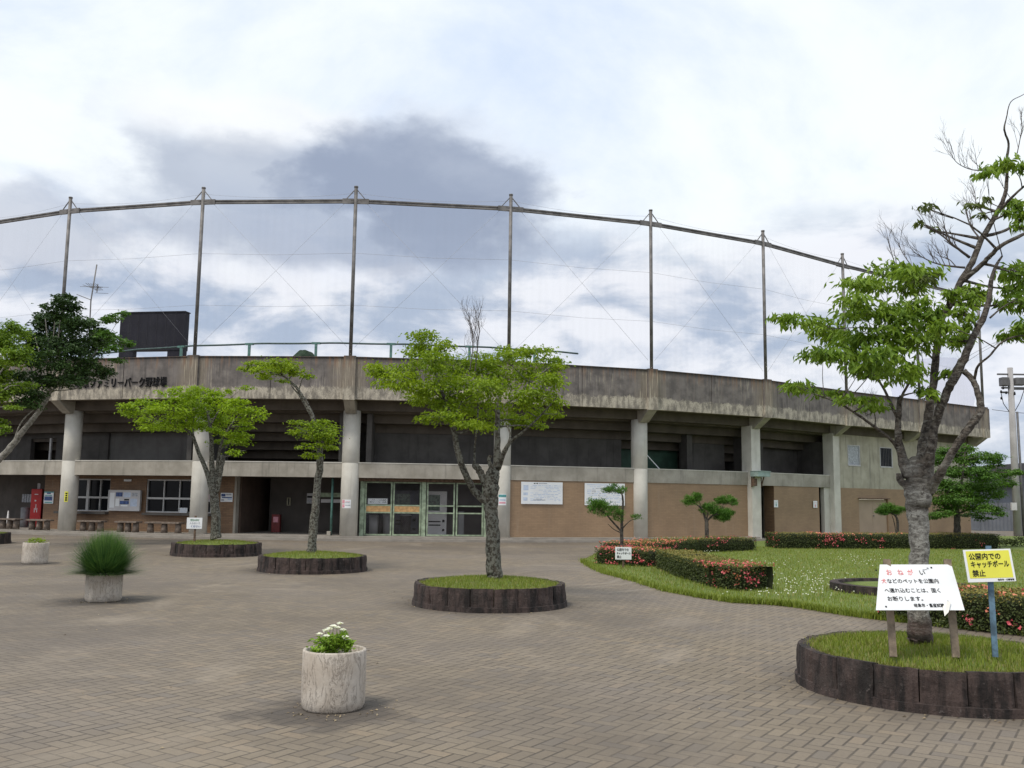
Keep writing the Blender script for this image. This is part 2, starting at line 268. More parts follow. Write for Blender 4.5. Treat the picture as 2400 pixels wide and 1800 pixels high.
MAT = dict(
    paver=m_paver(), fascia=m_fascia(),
    conc=m_concrete('parapet_concrete', (0.27, 0.25, 0.21), (0.41, 0.38, 0.33)),
    column=m_concrete('column_concrete', (0.50, 0.48, 0.43), (0.62, 0.60, 0.545), (0.25, 0.235, 0.20), 0.3),
    wingc=m_concrete('wing_wall_concrete', (0.33, 0.305, 0.24), (0.46, 0.43, 0.35), (0.13, 0.125, 0.11), 0.6),
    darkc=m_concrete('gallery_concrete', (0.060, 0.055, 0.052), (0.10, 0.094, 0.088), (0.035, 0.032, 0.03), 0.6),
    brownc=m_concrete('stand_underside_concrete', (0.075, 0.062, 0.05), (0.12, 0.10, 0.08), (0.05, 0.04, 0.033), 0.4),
    tan=m_tile('tan_wall_tile', (0.30, 0.20, 0.122), (0.335, 0.225, 0.136), (0.265, 0.183, 0.112)),
    brick=m_tile('brown_wall_tile', (0.20, 0.115, 0.065), (0.26, 0.155, 0.085), (0.12, 0.085, 0.06)),
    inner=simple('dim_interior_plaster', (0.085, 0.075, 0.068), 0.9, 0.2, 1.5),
    floor=simple('entrance_floor_concrete', (0.27, 0.245, 0.215), 0.85, 0.15, 2.0),
    steel=simple('weathered_pole_steel', (0.16, 0.152, 0.148), 0.6, 0.35, 3.0, 0.3),
    wire=simple('net_wire', (0.36, 0.36, 0.38), 0.6, 0.05, 3.0),
    alu=simple('aluminium_frame', (0.46, 0.46, 0.46), 0.45, 0.1, 5.0, 0.3),
    glass=simple('dark_window_glass', (0.012, 0.013, 0.016), 0.12, 0.2, 2.0),
    ggreen=simple('faded_green_gate_paint', (0.27, 0.335, 0.235), 0.7, 0.35, 7.0),
    railg=simple('green_rail_paint', (0.085, 0.19, 0.165), 0.6, 0.25, 7.0),
    dkrail=simple('dark_green_tube', (0.045, 0.085, 0.08), 0.6, 0.25, 7.0),
    wood=simple('worn_bench_wood', (0.17, 0.135, 0.11), 0.9, 0.35, 9.0, 0, 0.4),
    orange=simple('gate_rail_wood', (0.50, 0.30, 0.13), 0.8, 0.25, 9.0),
    black=simple('scoreboard_black_panel', (0.018, 0.018, 0.026), 0.7, 0.15, 0.6),
    white=simple('white_sign_board', (0.76, 0.78, 0.80), 0.5, 0.03, 3.0),
    yellow=simple('yellow_sign_board', (0.72, 0.70, 0.075), 0.5, 0.05, 3.0),
    ink=simple('black_lettering', (0.02, 0.02, 0.022), 0.7, 0.1), red=simple('red_lettering', (0.72, 0.20, 0.20), 0.6, 0.1),
    greenink=simple('green_lettering', (0.03, 0.20, 0.06), 0.6, 0.1),
    sred=simple('red_machine_paint', (0.50, 0.018, 0.018), 0.4, 0.15, 2.0),
    blue=simple('blue_print', (0.05, 0.09, 0.24), 0.6, 0.4, 14.0), teal=simple('teal_print', (0.10, 0.33, 0.34), 0.6, 0.2, 9.0),
    paleb=simple('pale_blue_print', (0.50, 0.58, 0.72), 0.6, 0.1, 9.0), pink=simple('pink_print', (0.66, 0.30, 0.36), 0.6, 0.2, 9.0),
    greyp=simple('grey_print', (0.36, 0.38, 0.42), 0.6, 0.3, 16.0),
    binm=simple('grey_plastic_bin', (0.22, 0.22, 0.23), 0.6, 0.15, 4.0), cab=simple('off_white_cabinet', (0.50, 0.49, 0.50), 0.5, 0.1, 3.0),
    stake=simple('weathered_wooden_stake', (0.21, 0.165, 0.12), 0.9, 0.35, 12.0, 0, 0.4), bluestake=simple('flaking_blue_post', (0.085, 0.15, 0.21), 0.8, 0.45, 14.0),
    pot=m_pot(), blocks=m_blocks(), soil=simple('dark_soil', (0.045, 0.035, 0.027), 0.95, 0.3, 20, 0, 0.6),
    grass=m_grass('lawn_grass', (0.115, 0.17, 0.026), (0.175, 0.235, 0.04), (0.23, 0.21, 0.08)),
    ringgrass=m_grass('ring_grass', (0.13, 0.185, 0.035), (0.17, 0.23, 0.045), (0.27, 0.22, 0.10)),
    blade=m_leaf('grass_blades', (0.14, 0.20, 0.024), (0.27, 0.32, 0.05), 0.35),
    dryblade=m_leaf('dry_grass_blades', (0.20, 0.22, 0.05), (0.36, 0.31, 0.13), 0.3),
    maple=m_leaf('bright_maple_leaves', (0.14, 0.235, 0.013), (0.30, 0.41, 0.022), 0.42),
    maple2=m_leaf('yellow_green_leaves', (0.165, 0.275, 0.012), (0.31, 0.45, 0.020), 0.42),
    zel=m_leaf('cherry_leaves', (0.095, 0.185, 0.018), (0.25, 0.37, 0.036), 0.38),
    dark=m_leaf('dark_evergreen_leaves', (0.026, 0.058, 0.016), (0.06, 0.115, 0.026), 0.2),
    mid=m_leaf('deep_green_leaves', (0.05, 0.125, 0.018), (0.115, 0.225, 0.03), 0.3),
    pine=m_leaf('pine_needles', (0.05, 0.14, 0.02), (0.13, 0.27, 0.035), 0.2),
    hedge=m_leaf('azalea_leaves', (0.040, 0.060, 0.018), (0.10, 0.125, 0.035), 0.2),
    hedge_top=m_leaf('azalea_new_shoots', (0.17, 0.185, 0.04), (0.30, 0.24, 0.07), 0.2),
    hedge_in=simple('azalea_dark_twigs', (0.022, 0.026, 0.012), 0.95, 0.3, 20),
    blossom=m_leaf('pink_azalea_blossom', (0.66, 0.085, 0.13), (0.85, 0.24, 0.24), 0.25), blossom2=m_leaf('coral_azalea_blossom', (0.72, 0.18, 0.12), (0.85, 0.34, 0.22), 0.25),
    clover=m_leaf('white_petals', (0.62, 0.66, 0.52), (0.90, 0.90, 0.84), 0.3),
    reed=m_leaf('ornamental_grass_blades', (0.022, 0.080, 0.026), (0.15, 0.26, 0.065), 0.25),
    bark=m_bark('lichen_bark', (0.028, 0.023, 0.018), (0.10, 0.085, 0.065), (0.27, 0.275, 0.235), 14, 0.62),
    bark_cherry=m_cherry(),
    bark_pale=m_bark('pale_smooth_bark', (0.13, 0.12, 0.10), (0.27, 0.255, 0.225), (0.40, 0.39, 0.35), 9, 0.6),
    bark_dark=m_bark('dark_bark', (0.03, 0.024, 0.02), (0.085, 0.07, 0.058), (0.17, 0.16, 0.135), 10, 0.35),
    twig=simple('bare_twigs', (0.10, 0.085, 0.08), 0.9, 0.3, 8),
    shedw=simple('grey_corrugated_wall', (0.13, 0.14, 0.16), 0.6, 0.15, 1.5), shedr=simple('dark_shed_roof', (0.028, 0.026, 0.028), 0.7, 0.2, 2.0),
    polec=m_concrete('utility_pole_concrete', (0.33, 0.32, 0.32), (0.42, 0.41, 0.41), (0.22, 0.21, 0.21), 0.4),
    trafo=simple('transformer_grey', (0.11, 0.108, 0.112), 0.5, 0.2, 5.0), hood=simple('pale_green_hood', (0.27, 0.36, 0.34), 0.6, 0.15, 5.0),
    doorp=simple('tan_steel_door', (0.34, 0.255, 0.185), 0.6, 0.06, 2.0), hill=simple('wooded_hillside', (0.022, 0.04, 0.022), 0.95, 0.35, 0.25),
    base=simple('packed_earth', (0.20, 0.17, 0.13), 0.95, 0.2, 1.0), tarp=simple('blue_tarpaulin', (0.10, 0.17, 0.34), 0.5, 0.2, 2.0),
    paper=simple('torn_white_paper', (0.80, 0.79, 0.74), 0.8, 0.03), brownst=simple('rusty_brown_steel', (0.12, 0.075, 0.05), 0.8, 0.4, 12),
)
def m_net():
    s = Mt('violet_safety_net'); s.col((0.30, 0.32, 0.62))
    t = s.n('ShaderNodeBsdfTransparent'); mx = s.n('ShaderNodeMixShader', {0: 0.28, 1: t.outputs[0], 2: s.b.outputs[0]})
    s.nt.links.new(mx.outputs[0], s.nt.nodes['Material Output'].inputs[0]); return s.m
MAT['net'] = m_net()
def m_fine():
    s = Mt('fine_backstop_netting'); s.col((0.20, 0.21, 0.22)); p = s.pos(); sp = s.n('ShaderNodeSeparateXYZ', {0: p})
    u = s.math('SINE', s.math('MULTIPLY', s.math('ADD', sp.outputs[0], s.math('MULTIPLY', sp.outputs[1], .35)), 21.0))
    f = s.math('MULTIPLY', s.rmp(s.noise(s.scale(p, (1, 1, .15)), 1.3, 4), .3, .7, .018, .05), s.rmp(u, -1, 1, .8, 1.15))
    t = s.n('ShaderNodeBsdfTransparent'); mx = s.n('ShaderNodeMixShader', {0: f, 1: t.outputs[0], 2: s.b.outputs[0]})
    s.nt.links.new(mx.outputs[0], s.nt.nodes['Material Output'].inputs[0]); return s.m
MAT['fine'] = m_fine()

# ------------------------------------------------------------------ mesh helpers
class MB:
    def __init__(s): s.v = []; s.f = []; s.uv = []; s.mi = []; s.sm = []
    def face(s, pts, uvs=None, mi=0, smooth=False):
        o = len(s.v); s.v += [tuple(p) for p in pts]; s.f.append(list(range(o, o + len(pts))))
        s.uv.append(uvs or [(0, 0)] * len(pts)); s.mi.append(mi); s.sm.append(smooth); return s
    def hexa(s, c, dims=None, u0=0.0, z0=0.0, mi=0):
        # c: 8 corners, index = a + 2*b + 4*h  (a along, b depth, h height)
        L = (c[1] - c[0]).length; D = (c[2] - c[0]).length; H = (c[4] - c[0]).length
        F = [((0, 1, 5, 4), 'L'), ((3, 2, 6, 7), 'l'), ((2, 0, 4, 6), 'D'), ((1, 3, 7, 5), 'd'), ((4, 5, 7, 6), 'T'), ((2, 3, 1, 0), 'B')]
        for idx, t in F:
            uv = []
            for i in idx:
                a, b, h = i & 1, (i >> 1) & 1, i >> 2
                if t in 'Ll': uv.append((u0 + a * L, z0 + h * H))
                elif t in 'Dd': uv.append((u0 + 7.3 + b * D, z0 + h * H))
                else: uv.append((u0 + a * L, z0 + b * D))
            s.face([c[i] for i in idx], uv, mi)
        return s
    def box(s, x0, x1, y0, y1, z0, z1, mi=0, M=None):
        c = [Vector((x1 if i & 1 else x0, y1 if i & 2 else y0, z1 if i & 4 else z0)) for i in range(8)]
        if M is not None: c = [M @ p for p in c]
        return s.hexa(c, u0=x0, z0=z0, mi=mi)
    def bar(s, a, b, w, h=None, mi=0):
        a, b = Vector(a), Vector(b); h = h or w; d = (b - a).normalized()
        r = d.cross(Vector((0, 0, 1)));
        if r.length < 1e-4: r = Vector((1, 0, 0))
        r.normalize(); u = r.cross(d).normalized()
        c = [(b if i & 1 else a) + r * (w / 2 if i & 2 else -w / 2) + u * (h / 2 if i & 4 else -h / 2) for i in range(8)]
        return s.hexa(c, mi=mi)
    def tube(s, pts, rad, n=8, caps=True, mi=0, jit=0.0, rg=None):
        pts = [Vector(p) for p in pts]; N = len(pts)
        rad = rad if hasattr(rad, '__len__') else [rad] * N
        o = len(s.v); ref = None
        for i, p in enumerate(pts):
            t = (pts[min(i + 1, N - 1)] - pts[max(i - 1, 0)]).normalized()
            if ref is None: ref = t.cross(Vector((0.31, 0.9, 0.2))).normalized()
            ref = (ref - t * ref.dot(t)).normalized(); b = t.cross(ref)
            for k in range(n):
                a = 2 * math.pi * k / n; r = rad[i] * (1 + (rg.uniform(-jit, jit) if jit else 0))
                s.v.append(tuple(p + (ref * math.cos(a) + b * math.sin(a)) * r))
        for i in range(N - 1):
            for k in range(n):
                k2 = (k + 1) % n
                s.f.append([o + i * n + k, o + i * n + k2, o + (i + 1) * n + k2, o + (i + 1) * n + k])
                s.uv.append([(0, 0)] * 4); s.mi.append(mi); s.sm.append(True)
        if caps:
            for base, rev in ((o, True), (o + (N - 1) * n, False)):
                ix = list(range(base, base + n)); s.f.append(ix[::-1] if rev else ix); s.uv.append([(0, 0)] * n); s.mi.append(mi); s.sm.append(False)
        return s
    def lathe(s, prof, n=32, c=(0, 0, 0), mi=0, wob=0.0, smooth=True):
        o = len(s.v); c = Vector(c)
        for r, z in prof:
            for k in range(n):
                a = 2 * math.pi * k / n; w = 1 + wob * mnoise.noise(Vector((math.cos(a) * 3, math.sin(a) * 3, z * 6)))
                s.v.append((c.x + r * w * math.cos(a), c.y + r * w * math.sin(a), c.z + z))
        for i in range(len(prof) - 1):
            for k in range(n):
                k2 = (k + 1) % n
                s.f.append([o + i * n + k, o + i * n + k2, o + (i + 1) * n + k2, o + (i + 1) * n + k]); s.uv.append([(0, 0)] * 4); s.mi.append(mi); s.sm.append(smooth)
        for i, (r, z) in ((0, prof[0]), (len(prof) - 1, prof[-1])):
            if r > 1e-4:
                ix = list(range(o + i * n, o + i * n + n)); s.f.append(ix if i else ix[::-1]); s.uv.append([(0, 0)] * n); s.mi.append(mi); s.sm.append(False)
        return s
    def build(s, name, mat, parent=None, bevel=0.0):
        me = bpy.data.meshes.new(name); me.from_pydata(s.v, [], s.f)
        me.materials.clear()
        for m_ in (mat if isinstance(mat, (list, tuple)) else [mat]): me.materials.append(m_)
        lay = me.uv_layers.new(name='UVMap'); flat = [c for u in s.uv for q in u for c in q]
        lay.data.foreach_set('uv', flat)
        me.polygons.foreach_set('material_index', s.mi); me.polygons.foreach_set('use_smooth', s.sm); me.update()
        o = bpy.data.objects.new(name, me); COL.objects.link(o)
        if bevel:
            bm = bmesh.new(); bm.from_mesh(me); bmesh.ops.remove_doubles(bm, verts=bm.verts, dist=1e-5)
            es = [e for e in bm.edges if len(e.link_faces) == 2 and e.calc_face_angle(0) > 0.6]
            bmesh.ops.bevel(bm, geom=es, offset=bevel, segments=2, affect='EDGES', profile=0.6); bm.to_mesh(me); bm.free()
        adopt(o, parent); return o

def root_loc(p):
    q = p
    while q.parent: q = q.parent
    return q.location
def adopt(o, parent):
    """geometry is in world metres: cancel the root's offset for direct parts"""
    if parent is None: return
    o.parent = parent
    if parent.parent is None: o.location = o.location - parent.location
def tag(o, label=None, cat=None, group=None, kind=None):
    if label: o['label'] = label
    if cat: o['category'] = cat
    if group: o['group'] = group
    if kind: o['kind'] = kind
    return o
def thing(name, loc, label, cat, group=None):
    o = bpy.data.objects.new(name, None); COL.objects.link(o); o.location = Vector(loc); o.empty_display_size = 0.2
    return tag(o, label, cat, group)
def copy_tree(o, parent=None):
    c = o.copy(); COL.objects.link(c)
    if parent is not None: c.parent = parent
    for ch in list(o.children): copy_tree(ch, c)
    return c

def frame(origin, right, up):
    r = Vector(right).normalized(); n = r.cross(Vector(up)).normalized(); u = n.cross(r).normalized(); o = Vector(origin)
    return Matrix(((r.x, u.x, n.x, o.x), (r.y, u.y, n.y, o.y), (r.z, u.z, n.z, o.z), (0, 0, 0, 1)))
def text(name, body, size, mat, parent, M, x=0, y=0, ext=0.0015, align='LEFT', zoff=0.002, bold=0.0, width=None):
    cu = bpy.data.curves.new('t', 'FONT'); cu.body = body; cu.size = size; cu.extrude = ext; cu.align_x = align; cu.offset = bold; cu.resolution_u = 3
    t = bpy.data.objects.new('t', cu); COL.objects.link(t); bpy.context.view_layer.update()
    me = bpy.data.meshes.new_from_object(t.evaluated_get(bpy.context.evaluated_depsgraph_get()))
    bpy.data.objects.remove(t); bpy.data.curves.remove(cu)
    sx = 1.0
    if width:
        xs = [v.co.x for v in me.vertices]
        if xs and max(xs) > min(xs): sx = width / (max(xs) - min(xs))
    me.transform(M @ Matrix.Translation((x, y, zoff)) @ Matrix.Diagonal((sx, 1, 1, 1))); me.name = name; me.materials.clear(); me.materials.append(mat)
    o = bpy.data.objects.new(name, me); COL.objects.link(o); adopt(o, parent); return o
def plate(mb, M, x0, x1, y0, y1, t=0.012, mi=0, z0=0.0): return mb.box(x0, x1, y0, y1, z0, z0 + t, mi, M)

def quads_obj(name, V, F, shade, mat, parent=None):
    """V (n,3) array, F (m,k) int array, shade (m,)"""
    me = bpy.data.meshes.new(name); m_, k = F.shape
    me.vertices.add(len(V)); me.vertices.foreach_set('co', V.astype(np.float32).ravel())
    me.loops.add(m_ * k); me.loops.foreach_set('vertex_index', F.astype(np.int32).ravel())
    me.polygons.add(m_); me.polygons.foreach_set('loop_start', np.arange(0, m_ * k, k, dtype=np.int32))
    if isinstance(mat, (list, tuple)):
        for q in mat: me.materials.append(q)
    else: me.materials.append(mat)
    me.update(calc_edges=True)
    a = me.attributes.new('shade', 'FLOAT', 'FACE'); a.data.foreach_set('value', np.clip(shade, 0, 1).astype(np.float32))
    o = bpy.data.objects.new(name, me); COL.objects.link(o); adopt(o, parent); return o

def leaf_arrays(rs, C, D, Nn, L, Wd, fold=0.25):
    """centres, directions, normals, lengths, widths -> folded two-triangle leaves"""
    D = D / np.linalg.norm(D, axis=1, keepdims=True); Nn = Nn - D * (Nn * D).sum(1, keepdims=True); Nn /= np.linalg.norm(Nn, axis=1, keepdims=True) + 1e-9
    T = np.cross(D, Nn); L = L[:, None]; Wd = Wd[:, None]
    b = C - D * L * .5; t = C + D * L * .5 - Nn * L * 0.08; mid = C - D * L * 0.03
    l = mid + T * Wd * .5 + Nn * Wd * fold; r = mid - T * Wd * .5 + Nn * Wd * fold
    V = np.stack([b, l, t, r], 1).reshape(-1, 3); n = len(C); i = np.arange(n)[:, None] * 4
    F = np.concatenate([i + np.array([[0, 2, 1]]), i + np.array([[0, 3, 2]])], 1).reshape(-1, 3)
    return V, F

def foliage(name, clumps, leaf, wide, mat, parent, seed, dens=3.0, flat=0.8, droop=0.2, sub=10, spread=0.30, dark=0.0):
    """clumps: (centre, rx, ry, rz) ellipsoids; leaves gather round sub-centres so the outline is ragged and gappy"""
    rs = np.random.RandomState(seed); CS, DS, NS, SH = [], [], [], []
    for c, rx, ry, rz in clumps:
        R = np.array([rx, ry, rz]); c = np.array(c)
        n = max(14, int(dens * math.pi * rx * rz / (leaf * wide)))
        k = max(5, int(sub)); q = rs.normal(size=(k, 3)); q /= np.linalg.norm(q, axis=1, keepdims=True); q *= (rs.uniform(0.15, 1, (k, 1)) ** 0.5)
        q = q * R * 0.85; ix = rs.randint(0, k, n)
        off = rs.normal(size=(n, 3)) * R * spread; off[:, 2] *= 0.7
        p = q[ix] + off; CS.append(c + p)
        out = p / R; outn = out / (np.linalg.norm(out, axis=1, keepdims=True) + 1e-6)
        d = rs.normal(size=(n, 3)) * 0.55 + outn * 0.7; d[:, 2] = d[:, 2] * 0.4 - droop; DS.append(d)
        nn = rs.normal(size=(n, 3)) * (1 - flat) * 1.4 + outn * 0.25; nn[:, 2] += flat; NS.append(nn)
        SH.append(rs.uniform(0, 1) * 0.35 + rs.uniform(0, 0.65, n))
    C = np.concatenate(CS); D = np.concatenate(DS); Nn = np.concatenate(NS); n = len(C)
    sc = rs.uniform(0.7, 1.25, n)
    V, F = leaf_arrays(rs, C, D, Nn, leaf * sc, wide * sc); return quads_obj(name, V, F, np.repeat(np.concatenate(SH), 2), mat, parent)

def smooth_path(pts, rad, sub=4, wob=0.0, rg=rng):
    P = [Vector(p) for p in pts]; out, ro = [], []
    for i in range(len(P) - 1):
        p0, p1, p2, p3 = P[max(i - 1, 0)], P[i], P[i + 1], P[min(i + 2, len(P) - 1)]
        for k in range(sub):
            t = k / sub
            q = 0.5 * ((2 * p1) + (p2 - p0) * t + (2 * p0 - 5 * p1 + 4 * p2 - p3) * t * t + (3 * p1 - p0 - 3 * p2 + p3) * t ** 3)
            r = rad[i] * (1 - t) + rad[i + 1] * t
            if wob and (i or k): q = q + Vector((rg.uniform(-1, 1), rg.uniform(-1, 1), rg.uniform(-1, 1))) * r * wob
            out.append(q); ro.append(r)
    out.append(P[-1]); ro.append(rad[-1]); return out, ro

def tree(name, label, cat, Y, limbs, clumps, leaf, wide, mat, bark, seed, group=None, dens=3.0, dj=0.6, twigs=True, flat=0.8, droop=0.2, bare=None, extra=None, sub=10, spread=0.3, depth=1.0, fol2=None):
    """limbs: lists of (px, py, radius_m[, dy]); clumps: (px, py, rx_px, ry_px[, dy]) read off the photo at the tree's distance Y"""
    rg = random.Random(seed); k = Y / FPX
    base = W(limbs[0][0][0], limbs[0][0][1], Y); root = thing(name, (base.x, base.y, max(0, base.z)), label, cat, group)
    mb = MB(); nodes = []
    for L in limbs:
        pts = [W(q[0], q[1], Y + (q[3] if len(q) > 3 else 0)) for q in L]; p, r = smooth_path(pts, [q[2] * ((0.92 if q[2] > .075 else .76) if name == 'cherry_tree' else .9) for q in L], 5, 0.12, rg)
        mb.tube(p, r, 10 if r[0] > 0.04 else 6, jit=0.07, rg=rg); nodes += [(a, b) for a, b in zip(p, r)]
    def worldc(cl):
        out = []
        for q in cl:
            dy = q[4] if len(q) > 4 else rg.uniform(-dj, dj)
            c = W(q[0], q[1], Y + dy); out.append((tuple(c), q[2] * k * 1.1, max(q[2], q[3]) * k * depth, q[3] * k * (1.4 if name == 'cherry_tree' else 1.15)))
        return out
    wc = worldc(clumps)
    if twigs:
        top = [nd for nd in nodes if nd[1] < 0.06] or nodes
        for c, rx, ry, rz in wc + (worldc(fol2[0]) if fol2 else []):
            c = Vector(c); a, ra = min(top, key=lambda nd: (nd[0] - c).length + max(0, nd[0].z - c.z) * 1.5)
            m1 = a.lerp(c, 0.5) + Vector((rg.uniform(-.1, .1), rg.uniform(-.1, .1), rg.uniform(-.04, .06))) * (c - a).length
            r0 = min(ra * 0.7, 0.02); p, r = smooth_path([a, m1, c], [r0, r0 * .6, r0 * .3], 3)
            mb.tube(p, r, 5)
            for _ in range(4):
                e = c + Vector((rg.uniform(-1, 1) * rx, rg.uniform(-1, 1) * ry, rg.uniform(-.5, .8) * rz)); s0 = m1.lerp(c, rg.uniform(0.3, 1))
                mb.tube([s0, s0.lerp(e, .5) + Vector((0, 0, rg.uniform(-.02, .03))), e], [r0 * .35, r0 * .25, r0 * .12], 4)
    mb.build('trunk', bark, root)
    if bare:
        tb = MB()
        def grow(a, d, ln, r, depth_):
            b = a + d * ln; mid = a.lerp(b, .5) + Vector((rg.uniform(-1, 1), rg.uniform(-1, 1), rg.uniform(-1, 1))) * ln * .07
            tb.tube([a, mid, b], [r, r * .8, r * .55], 4, caps=False)
            if depth_ > 0:
                for _ in range(rg.choice((2, 3, 3))):
                    nd = (d + Vector((rg.uniform(-.75, .75), rg.uniform(-.6, .6), rg.uniform(-.25, .75)))).normalized()
                    s0 = a.lerp(b, rg.uniform(.45, 1)); grow(s0, nd, ln * rg.uniform(.5, .75), r * .55, depth_ - 1)
        for L in bare:
            pts = [W(q[0], q[1], Y + (q[3] if len(q) > 3 else 0)) for q in L]; p, r = smooth_path(pts, [q[2] for q in L], 4, .2, rg); tb.tube(p, r, 5)
            for i in range(2, len(p)):
                d = (p[i] - p[i - 1]).normalized()
                nd = (d * .5 + Vector((rg.uniform(-.5, .3), rg.uniform(-.5, .5), rg.uniform(.35, 1.0)))).normalized()
                grow(p[i], nd, rg.uniform(.10, .2) * Y / 8.4, max(r[i] * .5, .0022 * Y / 8.4), 2)
        tb.build('bare_twigs', MAT['twig'], root)
    foliage('crown', wc, leaf, wide, mat, root, seed, dens, flat, droop, sub, spread)
    if fol2: foliage('crown', worldc(fol2[0]), leaf, wide, fol2[1], root, seed + 50, dens, flat, droop, sub, spread)
    return root

# ------------------------------------------------------------------ facade frame (curved stand)
A3, DA, RP = math.radians(11.85), math.radians(10.2), 33.47
OX, OY = -0.124 - RP * math.sin(A3), 35.26 + RP * math.cos(A3)
NODE, NRM = {}, {}
for k in range(-3, 7):
    a = A3 + DA * (k - 3); NODE[k] = Vector((OX + RP * math.sin(a), OY - RP * math.cos(a), 0)); NRM[k] = Vector((-math.sin(a), math.cos(a), 0))
WD = math.radians(34.5); wdir = Vector((math.cos(WD), math.sin(WD), 0)); wn = Vector((-math.sin(WD), math.cos(WD), 0))
a6 = math.radians(36.0); NRM[6] = Vector((-math.sin(a6), math.cos(a6), 0))
NODE[7] = NODE[6] + wdir * 5.88; NODE[8] = NODE[6] + wdir * 11.75; NODE[9] = NODE[8] + wdir * 0.5
for k in (7, 8, 9): NRM[k] = wn
def ND(k, d): return NODE[k] + NRM[k] * d
def FP(k, s, d, z): p = ND(k, d).lerp(ND(k + 1, d), s); return Vector((p.x, p.y, z))
def FS(k, d, px, py):
    """where the sight line through a photo point meets the plane of bay k at offset d -> (s, z)"""
    a, b = ND(k, d), ND(k + 1, d); t = b - a; n = Vector((-t.y, t.x, 0)); r = ray(px, py); o = Vector((0, 0, HC))
    p = o + r * ((a - o).dot(n) / r.dot(n)); return (p - a).dot(t) / t.dot(t), p.z
def fs(k, d, px, py=1180): return FS(k, d, px, py)[0]
def fz(k, d, px, py): return FS(k, d, px, py)[1]
def fbox(mb, k, s0, s1, d0, d1, z0, z1, mi=0):
    c = [FP(k, s1 if i & 1 else s0, d1 if i & 2 else d0, z1 if i & 4 else z0) for i in range(8)]
    return mb.hexa(c, u0=(k + s0) * 5.95, z0=z0, mi=mi)
def fframe(k, d, px, py):
    s, z = FS(k, d, px, py); t = (ND(k + 1, d) - ND(k, d)).normalized(); return frame(FP(k, s, d, z), t, (0, 0, 1))

# ------------------------------------------------------------------ ground
def sheet(name, pts, z, mat, kind='structure'):
    mb = MB(); mb.face([(x, y, z) for x, y in pts]); o = mb.build(name, mat); return tag(o, kind=kind)
sheet('ground', [(-2500, -800), (2500, -800), (2500, 3500), (-2500, 3500)], -0.06, MAT['base'])
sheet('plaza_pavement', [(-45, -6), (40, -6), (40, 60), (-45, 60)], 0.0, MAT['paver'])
LAWN_PX = [(1366, 1316), (1385, 1330), (1420, 1345), (1480, 1361), (1560, 1386), (1640, 1401), (1720, 1413), (1800, 1417), (1870, 1424), (1950, 1437), (2030, 1449), (2110, 1458), (2200, 1468), (2330, 1482), (2460, 1494)]
lawn = [tuple(G(*p)[:2]) for p in LAWN_PX] + [(24.5, 17), (30, 48.5)]
for k in (8, 7, 6, 5): q = ND(k, 0.15); lawn.append((q.x, q.y))
lawn += [tuple(FP(4, .55, -0.8, 0)[:2]), tuple(G(1520, 1283)[:2]), tuple(G(1440, 1291)[:2]), tuple(G(1395, 1299)[:2])]
sheet('lawn', lawn, 0.02, MAT['grass'])

def hill(name, px0, px1, pk, D, seed, trees=True):
    """a far wooded ridge: a rounded strip of terrain with a bumpy tree line"""
    mb = MB(); n, m_ = 60, 10; rows = []
    x0, x1 = W(px0, 1150, D).x, W(px1, 1150, D).x
    zt = W((px0 + px1) / 2, pk, D).z
    for j in range(m_ + 1):
        row = []
        for i in range(n + 1):
            t = i / n; h = math.sin(math.pi * t) ** 0.8 * math.sin(math.pi * min(1, (j + 0.001) / m_)) ** 0.7
            x = x0 + (x1 - x0) * t; y = D + (j / m_ - 0.5) * D * 0.35
            row.append(Vector((x, y, max(-1, h * zt + (mnoise.noise(Vector((x * .16, y * .1, seed))) * 2.2 + mnoise.noise(Vector((x * .5, y * .3, seed))) * 1.2) * min(1, h * 3)))))
        rows.append(row)
    for j in range(m_):
        for i in range(n): mb.face([rows[j][i], rows[j][i + 1], rows[j + 1][i + 1], rows[j + 1][i]], smooth=False)
    return tag(mb.build(name, MAT['hill']), kind='structure')
hill('wooded_hill', 610, 810, 822, 340, 3.0)

# ------------------------------------------------------------------ the stadium
SC = NODE[3]
st = thing('baseball_stadium', (SC.x, SC.y, 0), 'curved two storey concrete ballpark stand with round columns and stained parapet', 'stadium')
BAYS = range(-2, 9)
HF0, HF1 = 5.20, 6.76
# stained fascia panels with a fine joint in the middle of each bay, pilasters over the columns
for k in BAYS:
    g = 0.22 / 5.95
    e0, e1 = g, (1 - g if k < 8 else 1.0)
    mid = 0.5
    mb = MB()
    if k < 8:
        fbox(mb, k, e0, mid - .0025, 0.0, .20, HF0, HF1); fbox(mb, k, mid - .0025, mid + .0025, 0.035, .20, HF0, HF1); fbox(mb, k, mid + .0025, e1, 0.0, .20, HF0, HF1)
    else: fbox(mb, k, 0.44, 1.0, 0.0, 1.6, HF0, HF1)
    fp = mb.build('fascia_panel', MAT['fascia'], st)
    if k < 8:
        c = MB(); fbox(c, k, e0, e1, -0.03, .26, HF1 + .002, HF1 + .035); c.build('coping', MAT['fascia'], fp)
        so_ = MB(); fbox(so_, k, 0.0, 1.0, .202, 1.1, 5.225, 5.38); so_.build('soffit', MAT['brownc'], st)
